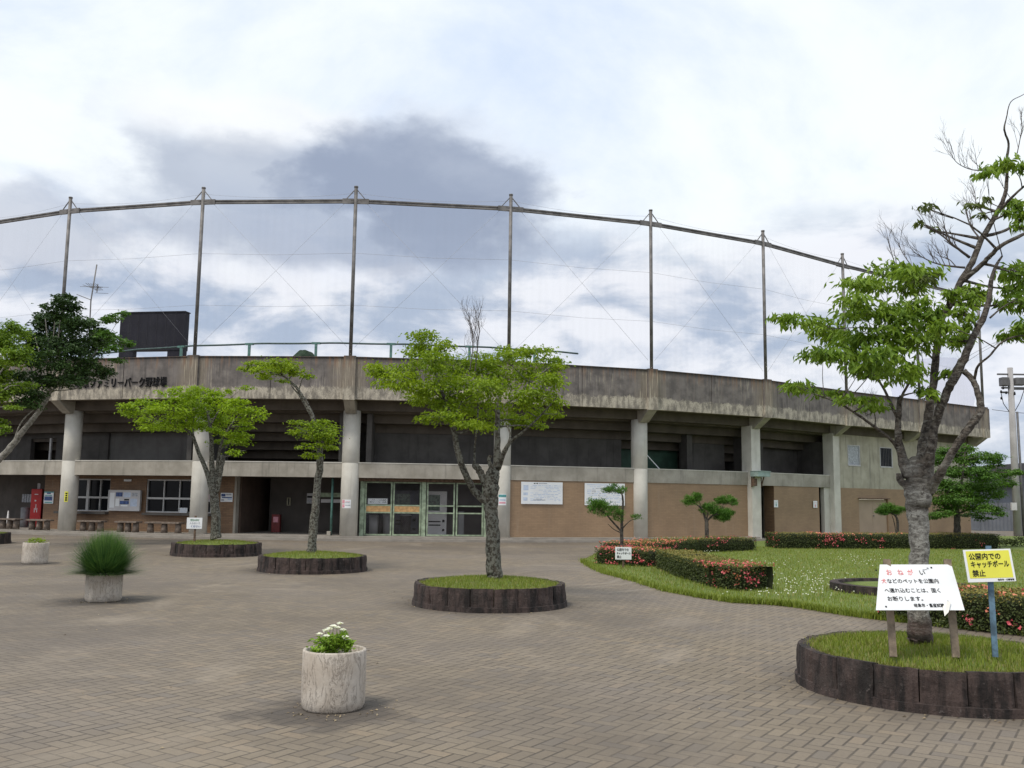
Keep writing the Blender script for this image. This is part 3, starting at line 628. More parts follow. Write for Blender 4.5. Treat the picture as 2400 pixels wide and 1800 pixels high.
for k in range(-1, 9):
    n, t = NRM[k], Vector((NRM[k].y, -NRM[k].x, 0)); mb = MB()
    def nb(s0, s1, d0, d1, z0, z1):
        c = [Vector((0, 0, 0)) + NODE[k] + t * (s1 if i & 1 else s0) + n * (d1 if i & 2 else d0) + Vector((0, 0, z1 if i & 4 else z0)) for i in range(8)]
        mb.hexa(c, u0=k * 5.95 + s0, z0=z0)
    nb(-.22, .22, -.09, .22, HF0 - .03, HF1 + .055); pl = mb.build('pilaster', MAT['fascia'], st)
    # corbel from the column head to the pilaster
    mb = MB(); q = lambda s, d, z: NODE[k] + t * s + n * d + Vector((0, 0, z))
    c = [q(-.2, .35, 4.93), q(.2, .35, 4.93), q(-.2, .85, 4.74), q(.2, .85, 4.74), q(-.2, -.02, 5.168), q(.2, -.02, 5.168), q(-.2, .85, 5.222), q(.2, .85, 5.222)]
    c[0] = q(-.2, .62, 4.74); c[1] = q(.2, .62, 4.74); mb.hexa(c); mb.build('corbel', MAT['conc'], st)
# ring beam and the stepped underside of the seating
for k in BAYS:
    if k > 7: continue
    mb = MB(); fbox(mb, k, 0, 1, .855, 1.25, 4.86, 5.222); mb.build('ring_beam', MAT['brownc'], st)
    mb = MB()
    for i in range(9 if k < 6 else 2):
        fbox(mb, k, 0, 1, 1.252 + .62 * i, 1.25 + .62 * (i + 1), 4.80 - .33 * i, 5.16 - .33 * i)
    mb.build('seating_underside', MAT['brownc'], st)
# columns
for k in range(-1, 9):
    p = ND(k, 1.05); r = .33 if k < 5 else .25
    mb = MB()
    if k < 5: mb.lathe([(r, .05), (r, 2.86), (r - .012, 2.872), (r - .012, 2.888), (r, 2.90), (r, 4.86)], 36, (p.x, p.y, 0))
    else:
        t = Vector((NRM[k].y, -NRM[k].x, 0)); n = NRM[k]; h = .27 if k == 5 else .24
        c = [p + t * (h if i & 1 else -h) + n * ((.2 if i & 2 else -.36)) + Vector((0, 0, 4.86 if i & 4 else .02)) for i in range(8)]; mb.hexa(c)
    if k == 6 or k <= 5: mb.build('column', MAT['column'], st)
# gallery parapet, floor slabs, ground slab
for k in range(-2, 6):
    mb = MB(); fbox(mb, k, 0.0, 1.0, .90, 1.12, 2.33, 2.87); pp = mb.build('gallery_parapet', MAT['conc'], st)
    c = MB(); fbox(c, k, 0.0, 1.0, .885, 1.14, 2.872, 2.905); c.build('coping', MAT['column'], pp)
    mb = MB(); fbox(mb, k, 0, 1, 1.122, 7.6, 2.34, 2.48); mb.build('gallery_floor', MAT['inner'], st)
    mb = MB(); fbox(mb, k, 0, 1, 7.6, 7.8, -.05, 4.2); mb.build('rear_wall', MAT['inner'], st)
for k in range(-2, 5):
    mb = MB(); fbox(mb, k, 0, 1, .12, 7.59, -.05, .085); fl = mb.build('entrance_floor', MAT['floor'], st)
    mb = MB(); fbox(mb, k, 0, 1, .52, 7.585, .086, .15); mb.build('entrance_step', MAT['floor'], fl)
def wall(name, mat, k, s0, s1, d0, d1, z0, z1, parent=None):
    mb = MB(); fbox(mb, k, s0, s1, d0, d1, z0, z1); return mb.build(name, mat, parent or st)
# upper gallery back walls
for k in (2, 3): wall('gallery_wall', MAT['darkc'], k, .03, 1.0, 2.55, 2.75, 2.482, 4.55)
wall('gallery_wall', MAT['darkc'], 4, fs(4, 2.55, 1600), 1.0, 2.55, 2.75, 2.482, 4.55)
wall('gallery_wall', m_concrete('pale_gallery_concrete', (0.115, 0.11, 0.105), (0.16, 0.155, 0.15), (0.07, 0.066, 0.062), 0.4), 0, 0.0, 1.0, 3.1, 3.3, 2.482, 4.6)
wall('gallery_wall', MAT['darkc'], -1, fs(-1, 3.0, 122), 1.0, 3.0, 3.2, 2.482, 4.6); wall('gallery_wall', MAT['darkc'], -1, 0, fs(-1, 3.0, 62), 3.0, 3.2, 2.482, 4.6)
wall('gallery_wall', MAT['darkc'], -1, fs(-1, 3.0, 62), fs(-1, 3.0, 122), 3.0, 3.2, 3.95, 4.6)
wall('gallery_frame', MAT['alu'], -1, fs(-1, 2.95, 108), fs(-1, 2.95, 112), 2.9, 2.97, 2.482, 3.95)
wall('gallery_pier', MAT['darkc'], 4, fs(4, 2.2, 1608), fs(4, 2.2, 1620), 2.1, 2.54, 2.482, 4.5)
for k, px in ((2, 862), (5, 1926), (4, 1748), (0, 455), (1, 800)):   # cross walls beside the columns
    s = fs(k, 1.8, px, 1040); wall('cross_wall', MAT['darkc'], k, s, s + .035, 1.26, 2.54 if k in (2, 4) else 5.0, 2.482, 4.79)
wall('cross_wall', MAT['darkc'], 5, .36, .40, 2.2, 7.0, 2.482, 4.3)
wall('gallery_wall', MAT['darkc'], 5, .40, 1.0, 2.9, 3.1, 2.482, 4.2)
# green screen, tan strip and white brace behind column four
k = 4; wall('green_screen', simple('green_screen_panel', (0.03, 0.075, 0.05), .7, .3, 2.5), k, .0, fs(k, 3.4, 1588), 3.4, 3.46, 2.482, fz(k, 3.4, 1560, 1056))
wall('tan_panel', MAT['tan'], k, .0, fs(k, 3.38, 1568), 3.37, 3.45, fz(k, 3.38, 1540, 1053), fz(k, 3.38, 1540, 1032))
mb = MB(); a = fs(4, 1.3, 1517), fs(4, 1.3, 1552); mb.bar(FP(4, a[0], 1.3, fz(4, 1.3, 1517, 1067)), FP(4, a[1], 1.3, 2.80), .03); mb.build('brace', MAT['white'], st)
# bay 3 and 4: tan tiled walls flush under the parapet
for k, x1 in ((3, 1.0), (4, 1.0)):
    wall('tiled_wall', MAT['tan'], k, 0.0, x1, .93, 1.12, .16, 2.328); wall('wall_base', MAT['conc'], k, 0.0, x1, .90, 1.12, .0, .158)
# bay 5: recessed doorways left and right of a tan panel
k = 5; sL, sR = fs(k, 1.0, 1812), fs(k, 1.0, 1917)
wall('tiled_wall', MAT['tan'], k, sL, sR, .93, 1.12, .16, 2.328); wall('wall_base', MAT['conc'], k, sL, sR, .92, 1.12, -.02, .158)
wall('door_jamb', MAT['conc'], k, fs(k, 1.6, 1794), fs(k, 1.6, 1806), 1.5, 1.75, .0, 2.328)
wall('door_jamb', MAT['brick'], k, fs(k, 1.2, 1806), sL - .002, .96, 1.5, .0, 2.326)
dm = wall('door', MAT['inner'], k, .02, fs(k, 2.2, 1800), 2.2, 2.26, .0, 2.3)
wall('door_jamb', MAT['column'], k, fs(k, 1.0, 1930), fs(k, 1.0, 1945), .95, 1.15, .0, 2.326)
wall('inner_wall', MAT['darkc'], k, sR + .002, fs(k, 1.0, 1930) - .002, 1.7, 1.8, .0, 2.326)
wall('landing', MAT['floor'], k, -.02, 1.0, .15, 2.2, -.02, .06)
# wing (bays 6 and 7): tan below, weathered concrete with windows above
D0 = .92
W1 = (6, 1991, 2018, 1047, 1094, True); W2 = (6, 2067, 2094, 1052, 1096, False)
zw0, zw1 = fz(6, D0, 2080, 1095), fz(6, D0, 2080, 1049)
for k in (6, 7):
    e = 1.0 if k == 6 else 0.97
    if k == 6:
        dx0, dx1 = fs(6, D0, 2013), fs(6, D0, 2081); dz = fz(6, D0, 2047, 1170)
        wall('tiled_wall', MAT['tan'], 6, 0.02, dx0, D0, 1.12, .0, 2.33); wall('tiled_wall', MAT['tan'], 6, dx1, 1.0, D0, 1.12, .0, 2.33); wall('tiled_wall', MAT['tan'], 6, dx0, dx1, D0, 1.12, dz, 2.33)
        ss = [0.02, fs(6, D0, 1990), fs(6, D0, 2019), fs(6, D0, 2066), fs(6, D0, 2095), 1.0]
        mb = MB()
        fbox(mb, 6, .02, 1, D0, 1.12, 2.332, zw0)
        for a, b in ((0, 1), (2, 3), (4, 5)): fbox(mb, 6, ss[a], ss[b], D0, 1.12, zw0 + .001, zw1)
        fbox(mb, 6, .02, 1, D0, 1.12, zw1 + .001, 5.222); mb.build('upper_wall', MAT['wingc'], st)
        for a, b, blind in ((1, 2, True), (3, 4, False)):
            fr = MB(); f = .008
            fbox(fr, 6, ss[a], ss[b], D0 - .03, D0 + .07, zw0 - .03, zw0 + .035); fbox(fr, 6, ss[a], ss[b], D0 - .01, D0 + .07, zw1 - .035, zw1)
            fbox(fr, 6, ss[a], ss[a] + f, D0 - .01, D0 + .07, zw0 + .035, zw1 - .035); fbox(fr, 6, ss[b] - f, ss[b], D0 - .01, D0 + .07, zw0 + .035, zw1 - .035)
            w = fr.build('window', MAT['alu'], st)
            pn = MB(); fbox(pn, 6, ss[a] + f, ss[b] - f, D0 + .03, D0 + .05, zw0 + .035, zw1 - .035); pn.build('pane', MAT['greyp'] if blind else MAT['glass'], w)
            if not blind:
                g = MB()
                for q in range(1, 7): s_ = ss[a] + f + (ss[b] - ss[a] - 2 * f) * q / 7; fbox(g, 6, s_ - .0008, s_ + .0008, D0 + .005, D0 + .018, zw0 + .035, zw1 - .035)
                g.build('grille', MAT['steel'], w)
        dd = thing('x', (0, 0, 0), None, None) if False else None
        mbd = MB(); fbox(mbd, 6, dx0 + .004, (dx0 + dx1) / 2 - .001, 1.0, 1.05, .02, dz - .03); fbox(mbd, 6, (dx0 + dx1) / 2 + .001, dx1 - .004, 1.0, 1.05, .02, dz - .03)
        dr = mbd.build('double_door', MAT['doorp'], st)
        mh = MB(); fbox(mh, 6, (dx0 + dx1) / 2 + .008, (dx0 + dx1) / 2 + .018, .955, .998, 1.0, 1.06); mh.build('handle', MAT['steel'], dr)
        mh = MB(); fbox(mh, 6, dx0 - .012, dx1 + .006, .80, .918, dz + .01, dz + .05); mh.build('door_hood', MAT['brownst'], dr)
    else:
        wall('tiled_wall', MAT['tan'], 7, 0.0, e, D0, 1.12, .0, 2.33); wall('upper_wall', MAT['wingc'], 7, 0.0, e, D0, 1.12, 2.332, 5.222)
wall('wing_end_wall', MAT['wingc'], 7, .945, .97, 1.122, 8.0, 0, 5.6); wall('wing_end_soffit', MAT['brownc'], 7, .97, 1.04, .25, 1.5, 5.0, 5.19)
wall('wing_rear_wall', MAT['wingc'], 6, 0, 1, 7.0, 7.2, 0, 4)

# ground floor of bays -1, 0, 1: brown tiled ticket office wall with windows
DW = 2.0
SILL, HEAD = fz(0, DW, 300, 1200), 2.20
kL = fs(-1, DW, 102); wins = [(-1, 137, None), (0, None, 255), (0, 342, None), (1, None, 503)]
wall('office_wall', MAT['brick'], -1, kL, 1.0, DW, DW + .2, .15, SILL); wall('office_wall', MAT['brick'], 0, 0, 1, DW, DW + .2, .15, SILL)
s5 = fs(1, DW, 548); wall('office_wall', MAT['brick'], 1, 0, s5, DW, DW + .2, .15, SILL)
wall('office_lintel', MAT['brick'], -1, kL, 1.0, DW, DW + .2, HEAD, 2.338); wall('office_lintel', MAT['brick'], 0, 0, 1, DW, DW + .2, HEAD, 2.338); wall('office_lintel', MAT['brick'], 1, 0, s5, DW, DW + .2, HEAD, 2.338)
sA, sB, sC2, sD = fs(-1, DW, 137), fs(0, DW, 256), fs(0, DW, 341), fs(1, DW, 503)
wall('office_wall', MAT['brick'], -1, kL, sA, DW, DW + .2, SILL + .001, HEAD - .001); wall('office_wall', MAT['brick'], 0, sB, sC2, DW, DW + .2, SILL + .001, HEAD - .001)
wall('office_wall', MAT['brick'], 1, sD, s5, DW, DW + .2, SILL + .001, HEAD - .001)
wall('corner_post', MAT['conc'], 1, s5 + .001, s5 + .016, DW - .01, DW + .3, .15, 2.338)
wall('passage_wall', simple('brown_passage_wall', (0.075, 0.05, 0.038), .9, .2, 2), 1, s5 + .002, s5 + .03, DW + .31, 7.5, .15, 2.338)
def window(k, s0, s1, muls):
    fr = MB(); w = .0075; zm = SILL + (HEAD - SILL) * .40
    fbox(fr, k, s0, s1, DW + .04, DW + .12, SILL + .001, SILL + .05); fbox(fr, k, s0, s1, DW + .04, DW + .12, HEAD - .05, HEAD - .002); fbox(fr, k, s0, s1, DW + .04, DW + .12, zm, zm + .075)
    for i, m_ in enumerate([s0] + muls + [s1 - w]):
        for a, b in ((SILL + .05, zm), (zm + .075, HEAD - .05)): fbox(fr, k, m_, m_ + w, DW + .045, DW + .115, a, b)
    o = fr.build('window', MAT['alu'], st); p = MB(); fbox(p, k, s0, s1, DW + .13, DW + .145, SILL, HEAD - .001); p.build('pane', MAT['glass'], o)
    sl = MB(); fbox(sl, k, s0, s1, DW - .22, DW - .003, SILL - .10, SILL - .015); sl.build('counter', MAT['darkc'], o); return o
window(-1, sA, 1.0, [sA + .06]); window(0, 0.0, sB, [fs(0, DW, 199), fs(0, DW, 230)]); window(0, sC2, 1.0, [fs(0, DW, 380), fs(0, DW, 417), fs(0, DW, 450)]); window(1, 0.0, sD, [fs(1, DW, 495)])
# dark passage wall left of the office and at the back of the entrance
wall('inner_wall', MAT['inner'], -1, 0.0, kL, 3.2, 3.3, .15, 2.338); wall('inner_wall', MAT['inner'], 1, fs(1, 4.2, 632), 1.0, 4.2, 4.3, .15, 2.338)

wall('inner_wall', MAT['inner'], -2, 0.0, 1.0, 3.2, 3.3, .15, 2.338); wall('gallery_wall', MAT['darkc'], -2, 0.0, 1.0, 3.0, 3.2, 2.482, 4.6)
wall('wing_side_wall', MAT['darkc'], 6, 0.0, .019, 1.13, 7.0, 0, 4.5)
# gates of bay 2: two pairs of leaves between square posts, wire mesh in each
DG = 1.35; gz0, gz1 = .17, 2.20
posts = [849, 993, 1139]
for i, px in enumerate(posts):
    s = fs(2, DG, px); mb = MB(); fbox(mb, 2, s - .014, s + .014, DG - .05, DG + .06, .15, 2.325); mb.build('gate_post', MAT['ggreen'], st)
def gate_leaf(px0, px1, ora):
    s0, s1 = fs(2, DG, px0), fs(2, DG, px1); w = .010; mb = MB()
    fbox(mb, 2, s0, s0 + w, DG - .02, DG + .03, gz0, gz1); fbox(mb, 2, s1 - w, s1, DG - .02, DG + .03, gz0, gz1)
    za, zb = fz(2, DG, 920, 1203), fz(2, DG, 920, 1186)
    for z, h in ((gz0, .055), (gz1 - .05, .05), (za, .05), (zb, .05)): fbox(mb, 2, s0 + w, s1 - w, DG - .018, DG + .028, z, z + h)
    g = mb.build('gate', MAT['ggreen'], st)
    if ora: r = MB(); fbox(r, 2, s0 + w, s1 - w, DG - .012, DG + .012, za + .055, zb - .005); r.build('rail', MAT['orange'], g)
    m_ = MB(); L = (s1 - s0 - 2 * w); st_ = .085 / 5.9
    H = .085
    for (a, b) in ((gz0 + .055, za), (zb + .05, gz1 - .05)):
        x = s0 + w - (b - a) / H * st_
        while x < s1 - w:
            for dirn in (1, -1):
                xa, xb = (x, x + (b - a) / H * st_) if dirn > 0 else (x + (b - a) / H * st_, x); ta, tb = 0.0, 1.0
                lo, hi = s0 + w, s1 - w
                den = xb - xa; t0, t1 = sorted(((lo - xa) / den, (hi - xa) / den)); ta, tb = max(ta, t0), min(tb, t1)
                if tb - ta > .02: m_.bar(FP(2, xa + den * ta, DG + .004, a + (b - a) * ta), FP(2, xa + den * tb, DG + .004, a + (b - a) * tb), .004)
            x += st_
    m_.build('wire_mesh', MAT['steel'], g); return g
gate_leaf(855, 919, True); gate_leaf(921, 987, True); gate_leaf(1000, 1066, False); gate_leaf(1069, 1133, False)
wall('gate_lintel', MAT['brownst'], 2, .04, .98, 1.2, 1.5, 2.21, 2.337)
wall('inner_wall', simple('violet_grey_wall', (0.12, 0.10, 0.105), .9, .15, 1.5), 2, fs(2, 3.6, 990), 1.0, 3.6, 3.7, .15, 2.338)
wall('side_wall', MAT['inner'], 2, .955, .995, 1.6, 3.59, .15, 2.338)
mb = MB(); s = fs(1, 1.4, 778); p = FP(1, s, 1.4, 0); mb.tube([(p.x, p.y, .15), (p.x, p.y, 2.33)], .045, 10); mb.build('drain_pipe', MAT['railg'], st)
wall('green_beam', MAT['ggreen'], 1, fs(1, 3.2, 745), .985, 3.2, 3.25, fz(1, 3.2, 770, 1165), fz(1, 3.2, 770, 1155)); wall('pale_beam', MAT['cab'], 1, fs(1, 3.15, 752), .985, 3.15, 3.2, fz(1, 3.15, 770, 1178), fz(1, 3.15, 770, 1170))

# raised lettering on the fascia of bay 0 (name of the ground)
t0 = (ND(1, 0) - ND(0, 0)).normalized(); zt = fz(0, 0, 300, 906)
text('lettering', '岐阜ファミリーパーク野球場', 0.42, MAT['ink'], st, frame(FP(0, fs(0, 0, 178, 900), 0, zt), t0, (0, 0, 1)), ext=.03, zoff=.02, bold=0.0, width=FP(0, fs(0, 0, 178, 900), 0, 0).x * -1 + FP(0, fs(0, 0, 396, 900), 0, 0).x)

# ------------------------------------------------------------------ backstop net frame on the roof
nf = thing('backstop_net_frame', (SC.x, SC.y, HF1), 'slim grey steel poles joined by a top beam and crossed wires above the parapet', 'net frame')
ZT, ZB = 13.33, 12.78
for k in range(-2, 9):
    p = NODE[k] + NRM[k] * .05; t = Vector((NRM[k].y, -NRM[k].x, 0)); mb = MB()
    mb.tube([(p.x, p.y, HF1 + .06), (p.x, p.y, ZT)], .068, 12); po = mb.build('pole', MAT['steel'], nf)
    mb = MB()
    for sgn in (-1, 1):
        a = p + t * .42 * sgn; mb.bar((a.x, a.y, ZB), (p.x + t.x * .06 * sgn, p.y + t.y * .06 * sgn, ZB + .42), .03)
        b = p + t * .07 * sgn; mb.bar((b.x, b.y, ZB - .01), (p.x + t.x * .5 * sgn, p.y + t.y * .5 * sgn, ZB - .01), .05, .2)
    mb.build('bracket', MAT['steel'], po)
    mb = MB(); mb.tube([(p.x, p.y, ZT - .02), (p.x, p.y, ZT + .03)], .08, 12); mb.build('cap', MAT['steel'], po)
for k in range(-2, 8):
    a, b = NODE[k] + NRM[k] * .05, NODE[k + 1] + NRM[k + 1] * .05; v = lambda q, z: Vector((q.x, q.y, z)); d = (b - a).normalized() * .07
    mb = MB(); mb.bar(v(a + d, ZB + .045), v(b - d, ZB + .045), .09, .045); mb.bar(v(a + d, ZB - .055), v(b - d, ZB - .055), .09, .05); mb.bar(v(a + d, ZB), v(b - d, ZB), .03, .06); mb.build('beam', MAT['steel'], nf)
    mb = MB()
    e = d * 6
    wr = .0042
    mb.tube([v(a + e, ZB - .08), v(b - d * 2, HF1 + .4)], wr, 4); mb.tube([v(b - e, ZB - .08), v(a + d * 2, HF1 + .4)], wr, 4)
    for z in (10.75, 8.75):
        mb.tube([v(a, z), v(a.lerp(b, .5), z - .06), v(b, z)], wr, 4)
    q = [v(a.lerp(b, i / 8), ZT - .24 - .16 * math.sin(math.pi * i / 8)) for i in range(9)]; mb.tube(q, wr * .9, 4)
    mb.build('wire', MAT['wire'], nf)
    mb = MB(); o3 = NRM[k] * .10; mb.face([v(a + d + o3, HF1 + .1), v(b - d + o3, HF1 + .1), v(b - d + o3, ZB - .1), v(a + d + o3, ZB - .1)]); mb.build('netting', MAT['fine'], nf)

# rail of the upper seating, set back from the parapet
rl = thing('grandstand_rail', (OX, OY - 25, 5), 'dark green tubular rail on pale green posts along the top of the seating', 'railing')
RR, ZR = 25.0, 8.70
rp = lambda a, z, r=RR: Vector((OX + r * math.sin(a), OY - r * math.cos(a), z))
a0 = None
for px in (415, 576, 734, 912, 1098, 1252):
    lo, hi = -1.0, 1.2
    for _ in range(40):
        m_ = (lo + hi) / 2; q = rp(m_, 6); sx = FPX * q.x / q.y + 1200
        if sx < px: lo = m_
        else: hi = m_
    a0 = lo; mb = MB(); mb.bar(rp(a0, 4.4), rp(a0, ZR + .02), .11, .11); mb.bar(rp(a0 - .008, ZR - .02), rp(a0 + .008, ZR - .02), .13, .09); mb.build('post', MAT['railg'], rl)
aa = [-0.62 + i * .02 for i in range(53)]
mb = MB(); mb.tube([rp(a, ZR - .03 * abs(math.sin((a + .05) * 22))) for a in aa], .042, 8); mb.build('rail', MAT['dkrail'], rl)

# ------------------------------------------------------------------ stone tree rings, grass, pots
def grass_patch(name, pts_fn, n, h, w, mat, seed, parent=None, lean=.5, z=0.0):
    """upright blades: pts_fn(rs, n) -> (n,3) roots"""
    rs = np.random.RandomState(seed); P = pts_fn(rs, n); n = len(P)
    H = h * rs.uniform(.45, 1.25, n); a = rs.uniform(0, 2 * math.pi, n); d = np.stack([np.cos(a), np.sin(a), np.zeros(n)], 1)
    ln = rs.uniform(0.1, lean, n)[:, None]; t = np.stack([-np.sin(a), np.cos(a), np.zeros(n)], 1)
    mid = P + d * (H[:, None] * ln * .35) + np.array([0, 0, 1]) * H[:, None] * .6; tip = P + d * (H[:, None] * ln) + np.array([0, 0, 1]) * H[:, None]
    ww = (w * rs.uniform(.7, 1.3, n))[:, None]
    V = np.stack([P - t * ww, P + t * ww, mid + t * ww * .7, mid - t * ww * .7, tip], 1).reshape(-1, 3); i = np.arange(n)[:, None] * 5
    F = np.concatenate([i + np.array([[0, 1, 2]]), i + np.array([[0, 2, 3]]), i + np.array([[3, 2, 4]])], 1).reshape(-1, 3)
    return quads_obj(name, V, F, np.repeat(rs.uniform(0, 1, n), 3), mat, parent)

RINGR, RINGH = 1.175, .33
def mound(r): return RINGH - .05 + .10 * (1 - (r / RINGR) ** 2)
def ring(cx, cy, label, seed, segs=21, nb=3200, h=.055):
    rg = random.Random(seed); rt = thing('tree_planter', (cx, cy, 0), label, 'planter', 'round stone tree planters'); mb = MB()
    for i in range(segs):
        a0_, a1_ = 2 * math.pi * (i + .014) / segs, 2 * math.pi * (i + .986) / segs; ro = RINGR + rg.uniform(-.012, .012); hh = RINGH + rg.uniform(-.008, .008); ri = ro - .13
        P = lambda r, a, z: Vector((cx + r * math.cos(a), cy + r * math.sin(a), z))
        nu, nv = 9, 6; sd_ = rg.uniform(0, 90)
        def pt(u, v):
            a = a0_ + (a1_ - a0_) * u; edge = min(u, 1 - u, v * .7 + .05, 1.05 - v); q = Vector((u * 2.2 + sd_, v * 2.0, seed))
            d = mnoise.noise(q) * .020 + mnoise.noise(q * 3.1) * .009 - max(0, .09 - edge) * .16
            top = hh + (mnoise.noise(q * 1.7) * .012)
            return P(ro + d - .012 * v, a, top * v)
        grid = [[pt(u / nu, v / nv) for u in range(nu + 1)] for v in range(nv + 1)]
        for v in range(nv):
            for u in range(nu): mb.face([grid[v][u], grid[v][u + 1], grid[v + 1][u + 1], grid[v + 1][u]], smooth=True)
        inn = [P(ri, a0_ + (a1_ - a0_) * u / nu, hh - .012) for u in range(nu + 1)]
        for u in range(nu): mb.face([grid[nv][u], grid[nv][u + 1], inn[u + 1], inn[u]])
        for u, rv in ((0, 1), (nu, 0)):
            q = [grid[v][u] for v in range(nv + 1)] + [inn[u], Vector((inn[u].x, inn[u].y, 0))]; mb.face(q if rv else q[::-1])
    mb.build('stone_edging', MAT['blocks'], rt)
    mb = MB(); mb.lathe([(RINGR + .016, .0), (RINGR + .012, .07), (RINGR - .01, .075)], 48, (cx, cy, 0), wob=.012, smooth=False); mb.build('base_course', MAT['blocks'], rt)
    mb = MB(); mb.lathe([(RINGR - .08, 0.0)] + [(r, mound(r)) for r in (RINGR - .1, .8, .5, .25, .02)], 40, (cx, cy, 0), wob=0.01); mb.build('turf', MAT['ringgrass'], rt)
    def pts(rs, n):
        r = (RINGR - .1) * np.sqrt(rs.uniform(0, 1, n)); a = rs.uniform(0, 2 * math.pi, n)
        return np.stack([cx + r * np.cos(a), cy + r * np.sin(a), RINGH - .055 + .10 * (1 - (r / RINGR) ** 2)], 1)
    def rim(rs, n):
        r = (RINGR - .13) + rs.normal(0, .035, n); a = rs.uniform(0, 2 * math.pi, n); return np.stack([cx + r * np.cos(a), cy + r * np.sin(a), np.full(n, RINGH - .05)], 1)
    g = grass_patch('grass', pts, nb, h, .0035, MAT['blade'], seed, rt); g['kind'] = 'stuff'
    g = grass_patch('grass', rim, nb // 3, h, .0035, MAT['dryblade'], seed + 1, rt, .9); g['kind'] = 'stuff'
    g = grass_patch('grass', pts, nb // 2, h * .8, .0035, MAT['dryblade'], seed + 2, rt, .9); g['kind'] = 'stuff'
    return rt
ring(3.77, 8.52, 'largest dark stone ring of dry grass, holding the white and yellow notice boards', 11, nb=9000, h=.06)
ring(-.30, 14.7, 'dark stone ring of short green grass in the middle of the plaza', 12, nb=6000)
ring(-4.31, 20.9, 'dark stone ring under the thin two tiered tree before the entrance', 13, nb=3500)
ring(-7.94, 25.8, 'dark stone ring holding a small white sign and a yellow green tree', 14, nb=2500)
ring(-17.05, 30.0, 'dark stone ring cut off by the left edge of the photo', 15, nb=1500)
# low stone edging half hidden in the lawn behind the white board
e = G(2170, 1402); mb = MB(); mb.lathe([(1.25, 0), (1.25, .16), (1.1, .165), (1.08, .1)], 40, (e.x, e.y + 1.0, 0), wob=.01, smooth=False)
kb = tag(mb.build('stone_kerb', MAT['blocks']), 'low curved stone edging sunk in the lawn behind the white board', 'edging')
mb = MB(); mb.lathe([(1.10, .115), (.6, .14), (.02, .15)], 32, (e.x, e.y + 1.0, 0), wob=.01); mb.build('turf', MAT['grass'], kb)

def pot(cx, cy, r, h, label, seed):
    p = thing('stone_flowerpot', (cx, cy, 0), label, 'flowerpot', 'round pale stone flowerpots on the plaza'); mb = MB()
    mb.lathe([(r * .93, .0), (r * .94, .012), (r * .985, .03), (r, .07), (r * 1.0, h * .6), (r * .995, h - .012), (r * .98, h), (r * .90, h), (r * .885, h - .01), (r * .87, h - .07)], 48, (cx, cy, .004), wob=.006); mb.build('pot', MAT['pot'], p)
    s_ = MB(); s_.lathe([(r * .868, h - .075), (r * .5, h - .05), (.01, h - .045)], 28, (cx, cy, .004), wob=.05); s_.build('soil', MAT['soil'], p); return p
P1 = (-1.338, 7.43); P2 = (-6.12, 14.45); P3 = (-10.85, 21.8)
pot(*P1, .243, .435, 'nearest veined stone pot holding small white flowers', 1)
pot(*P2, .262, .42, 'pale stone pot under a big bush of green grass', 2)
pot(*P3, .277, .47, 'small far pale stone pot with a low green plant by the left edge', 3)
# white flowers in the near pot
fl = thing('flowering_plant', (P1[0], P1[1], .38), 'bushy light green plant with white blossoms in the nearest stone pot', 'plant')
cl = []; rg = random.Random(5)
for i in range(16):
    a, r = rg.uniform(0, 6.28), rg.uniform(0, .15); cl.append(((P1[0] - .03 + r * math.cos(a), P1[1] + r * math.sin(a), .43 + rg.uniform(0, .10)), .05, .05, .045))
foliage('leaves', cl, .042, .018, m_leaf('fresh_flower_leaves', (0.14, 0.26, 0.02), (0.30, 0.46, 0.05), .35), fl, 3, 6.5, .5, 0, 6, .4)
mb = MB(); fc = []
for dx, dz in ((-.10, .10), (-.07, .115), (-.03, .135), (-.005, .155), (.035, .165), (.02, .14), (.09, .075), (.10, .055), (.06, .12), (-.05, .085)):
    c = Vector((P1[0] + dx, P1[1] - .05 + rg.uniform(-.07, .07), .46 + dz)); fc.append(c); mb.tube([(c.x, c.y, .42), c], [.0022, .0018], 4)
mb.build('stem', MAT['blade'], fl)
V, F = [], []
rs = np.random.RandomState(3); C, D, Nn = [], [], []
for c in fc:
    for i in range(7):
        a = i * 2.4; d = np.array([math.cos(a), math.sin(a), .35]); C.append(np.array(c) + d * .012); D.append(d); Nn.append(np.array([0, -.5, 1.0]) + rs.normal(0, .3, 3))
V, F = leaf_arrays(rs, np.array(C), np.array(D), np.array(Nn), np.full(len(C), .036), np.full(len(C), .030)); quads_obj('blossoms', V, F, np.repeat(rs.uniform(.3, 1, len(C)), 2), MAT['clover'], fl)
# ornamental grass bush
og = thing('ornamental_grass', (P2[0], P2[1], .36), 'fine bladed rounded green grass bush growing out of a pale stone pot', 'plant')
rs = np.random.RandomState(9); n = 7000; a = rs.uniform(0, 2 * math.pi, n); tilt = np.clip(np.abs(rs.normal(0, .95, n)), 0, 1.36); Ln = rs.uniform(.36, .70, n) * (1.08 - .08 * tilt); droop = rs.uniform(0, .07, n) * tilt
root = np.stack([P2[0] + .17 * rs.uniform(0, 1, n) * np.cos(a), P2[1] + .17 * rs.uniform(0, 1, n) * np.sin(a), np.full(n, .37)], 1)
d = np.stack([np.sin(tilt) * np.cos(a), np.sin(tilt) * np.sin(a), np.cos(tilt)], 1); L = Ln[:, None]
m1 = root + d * L * .5; tp = root + d * L - np.array([0, 0, 1]) * (droop * Ln * 2.0)[:, None]; tv = np.stack([-np.sin(a), np.cos(a), np.zeros(n)], 1) * .0036
V = np.stack([root - tv, root + tv, m1 + tv * .9, m1 - tv * .9, tp], 1).reshape(-1, 3); i = np.arange(n)[:, None] * 5
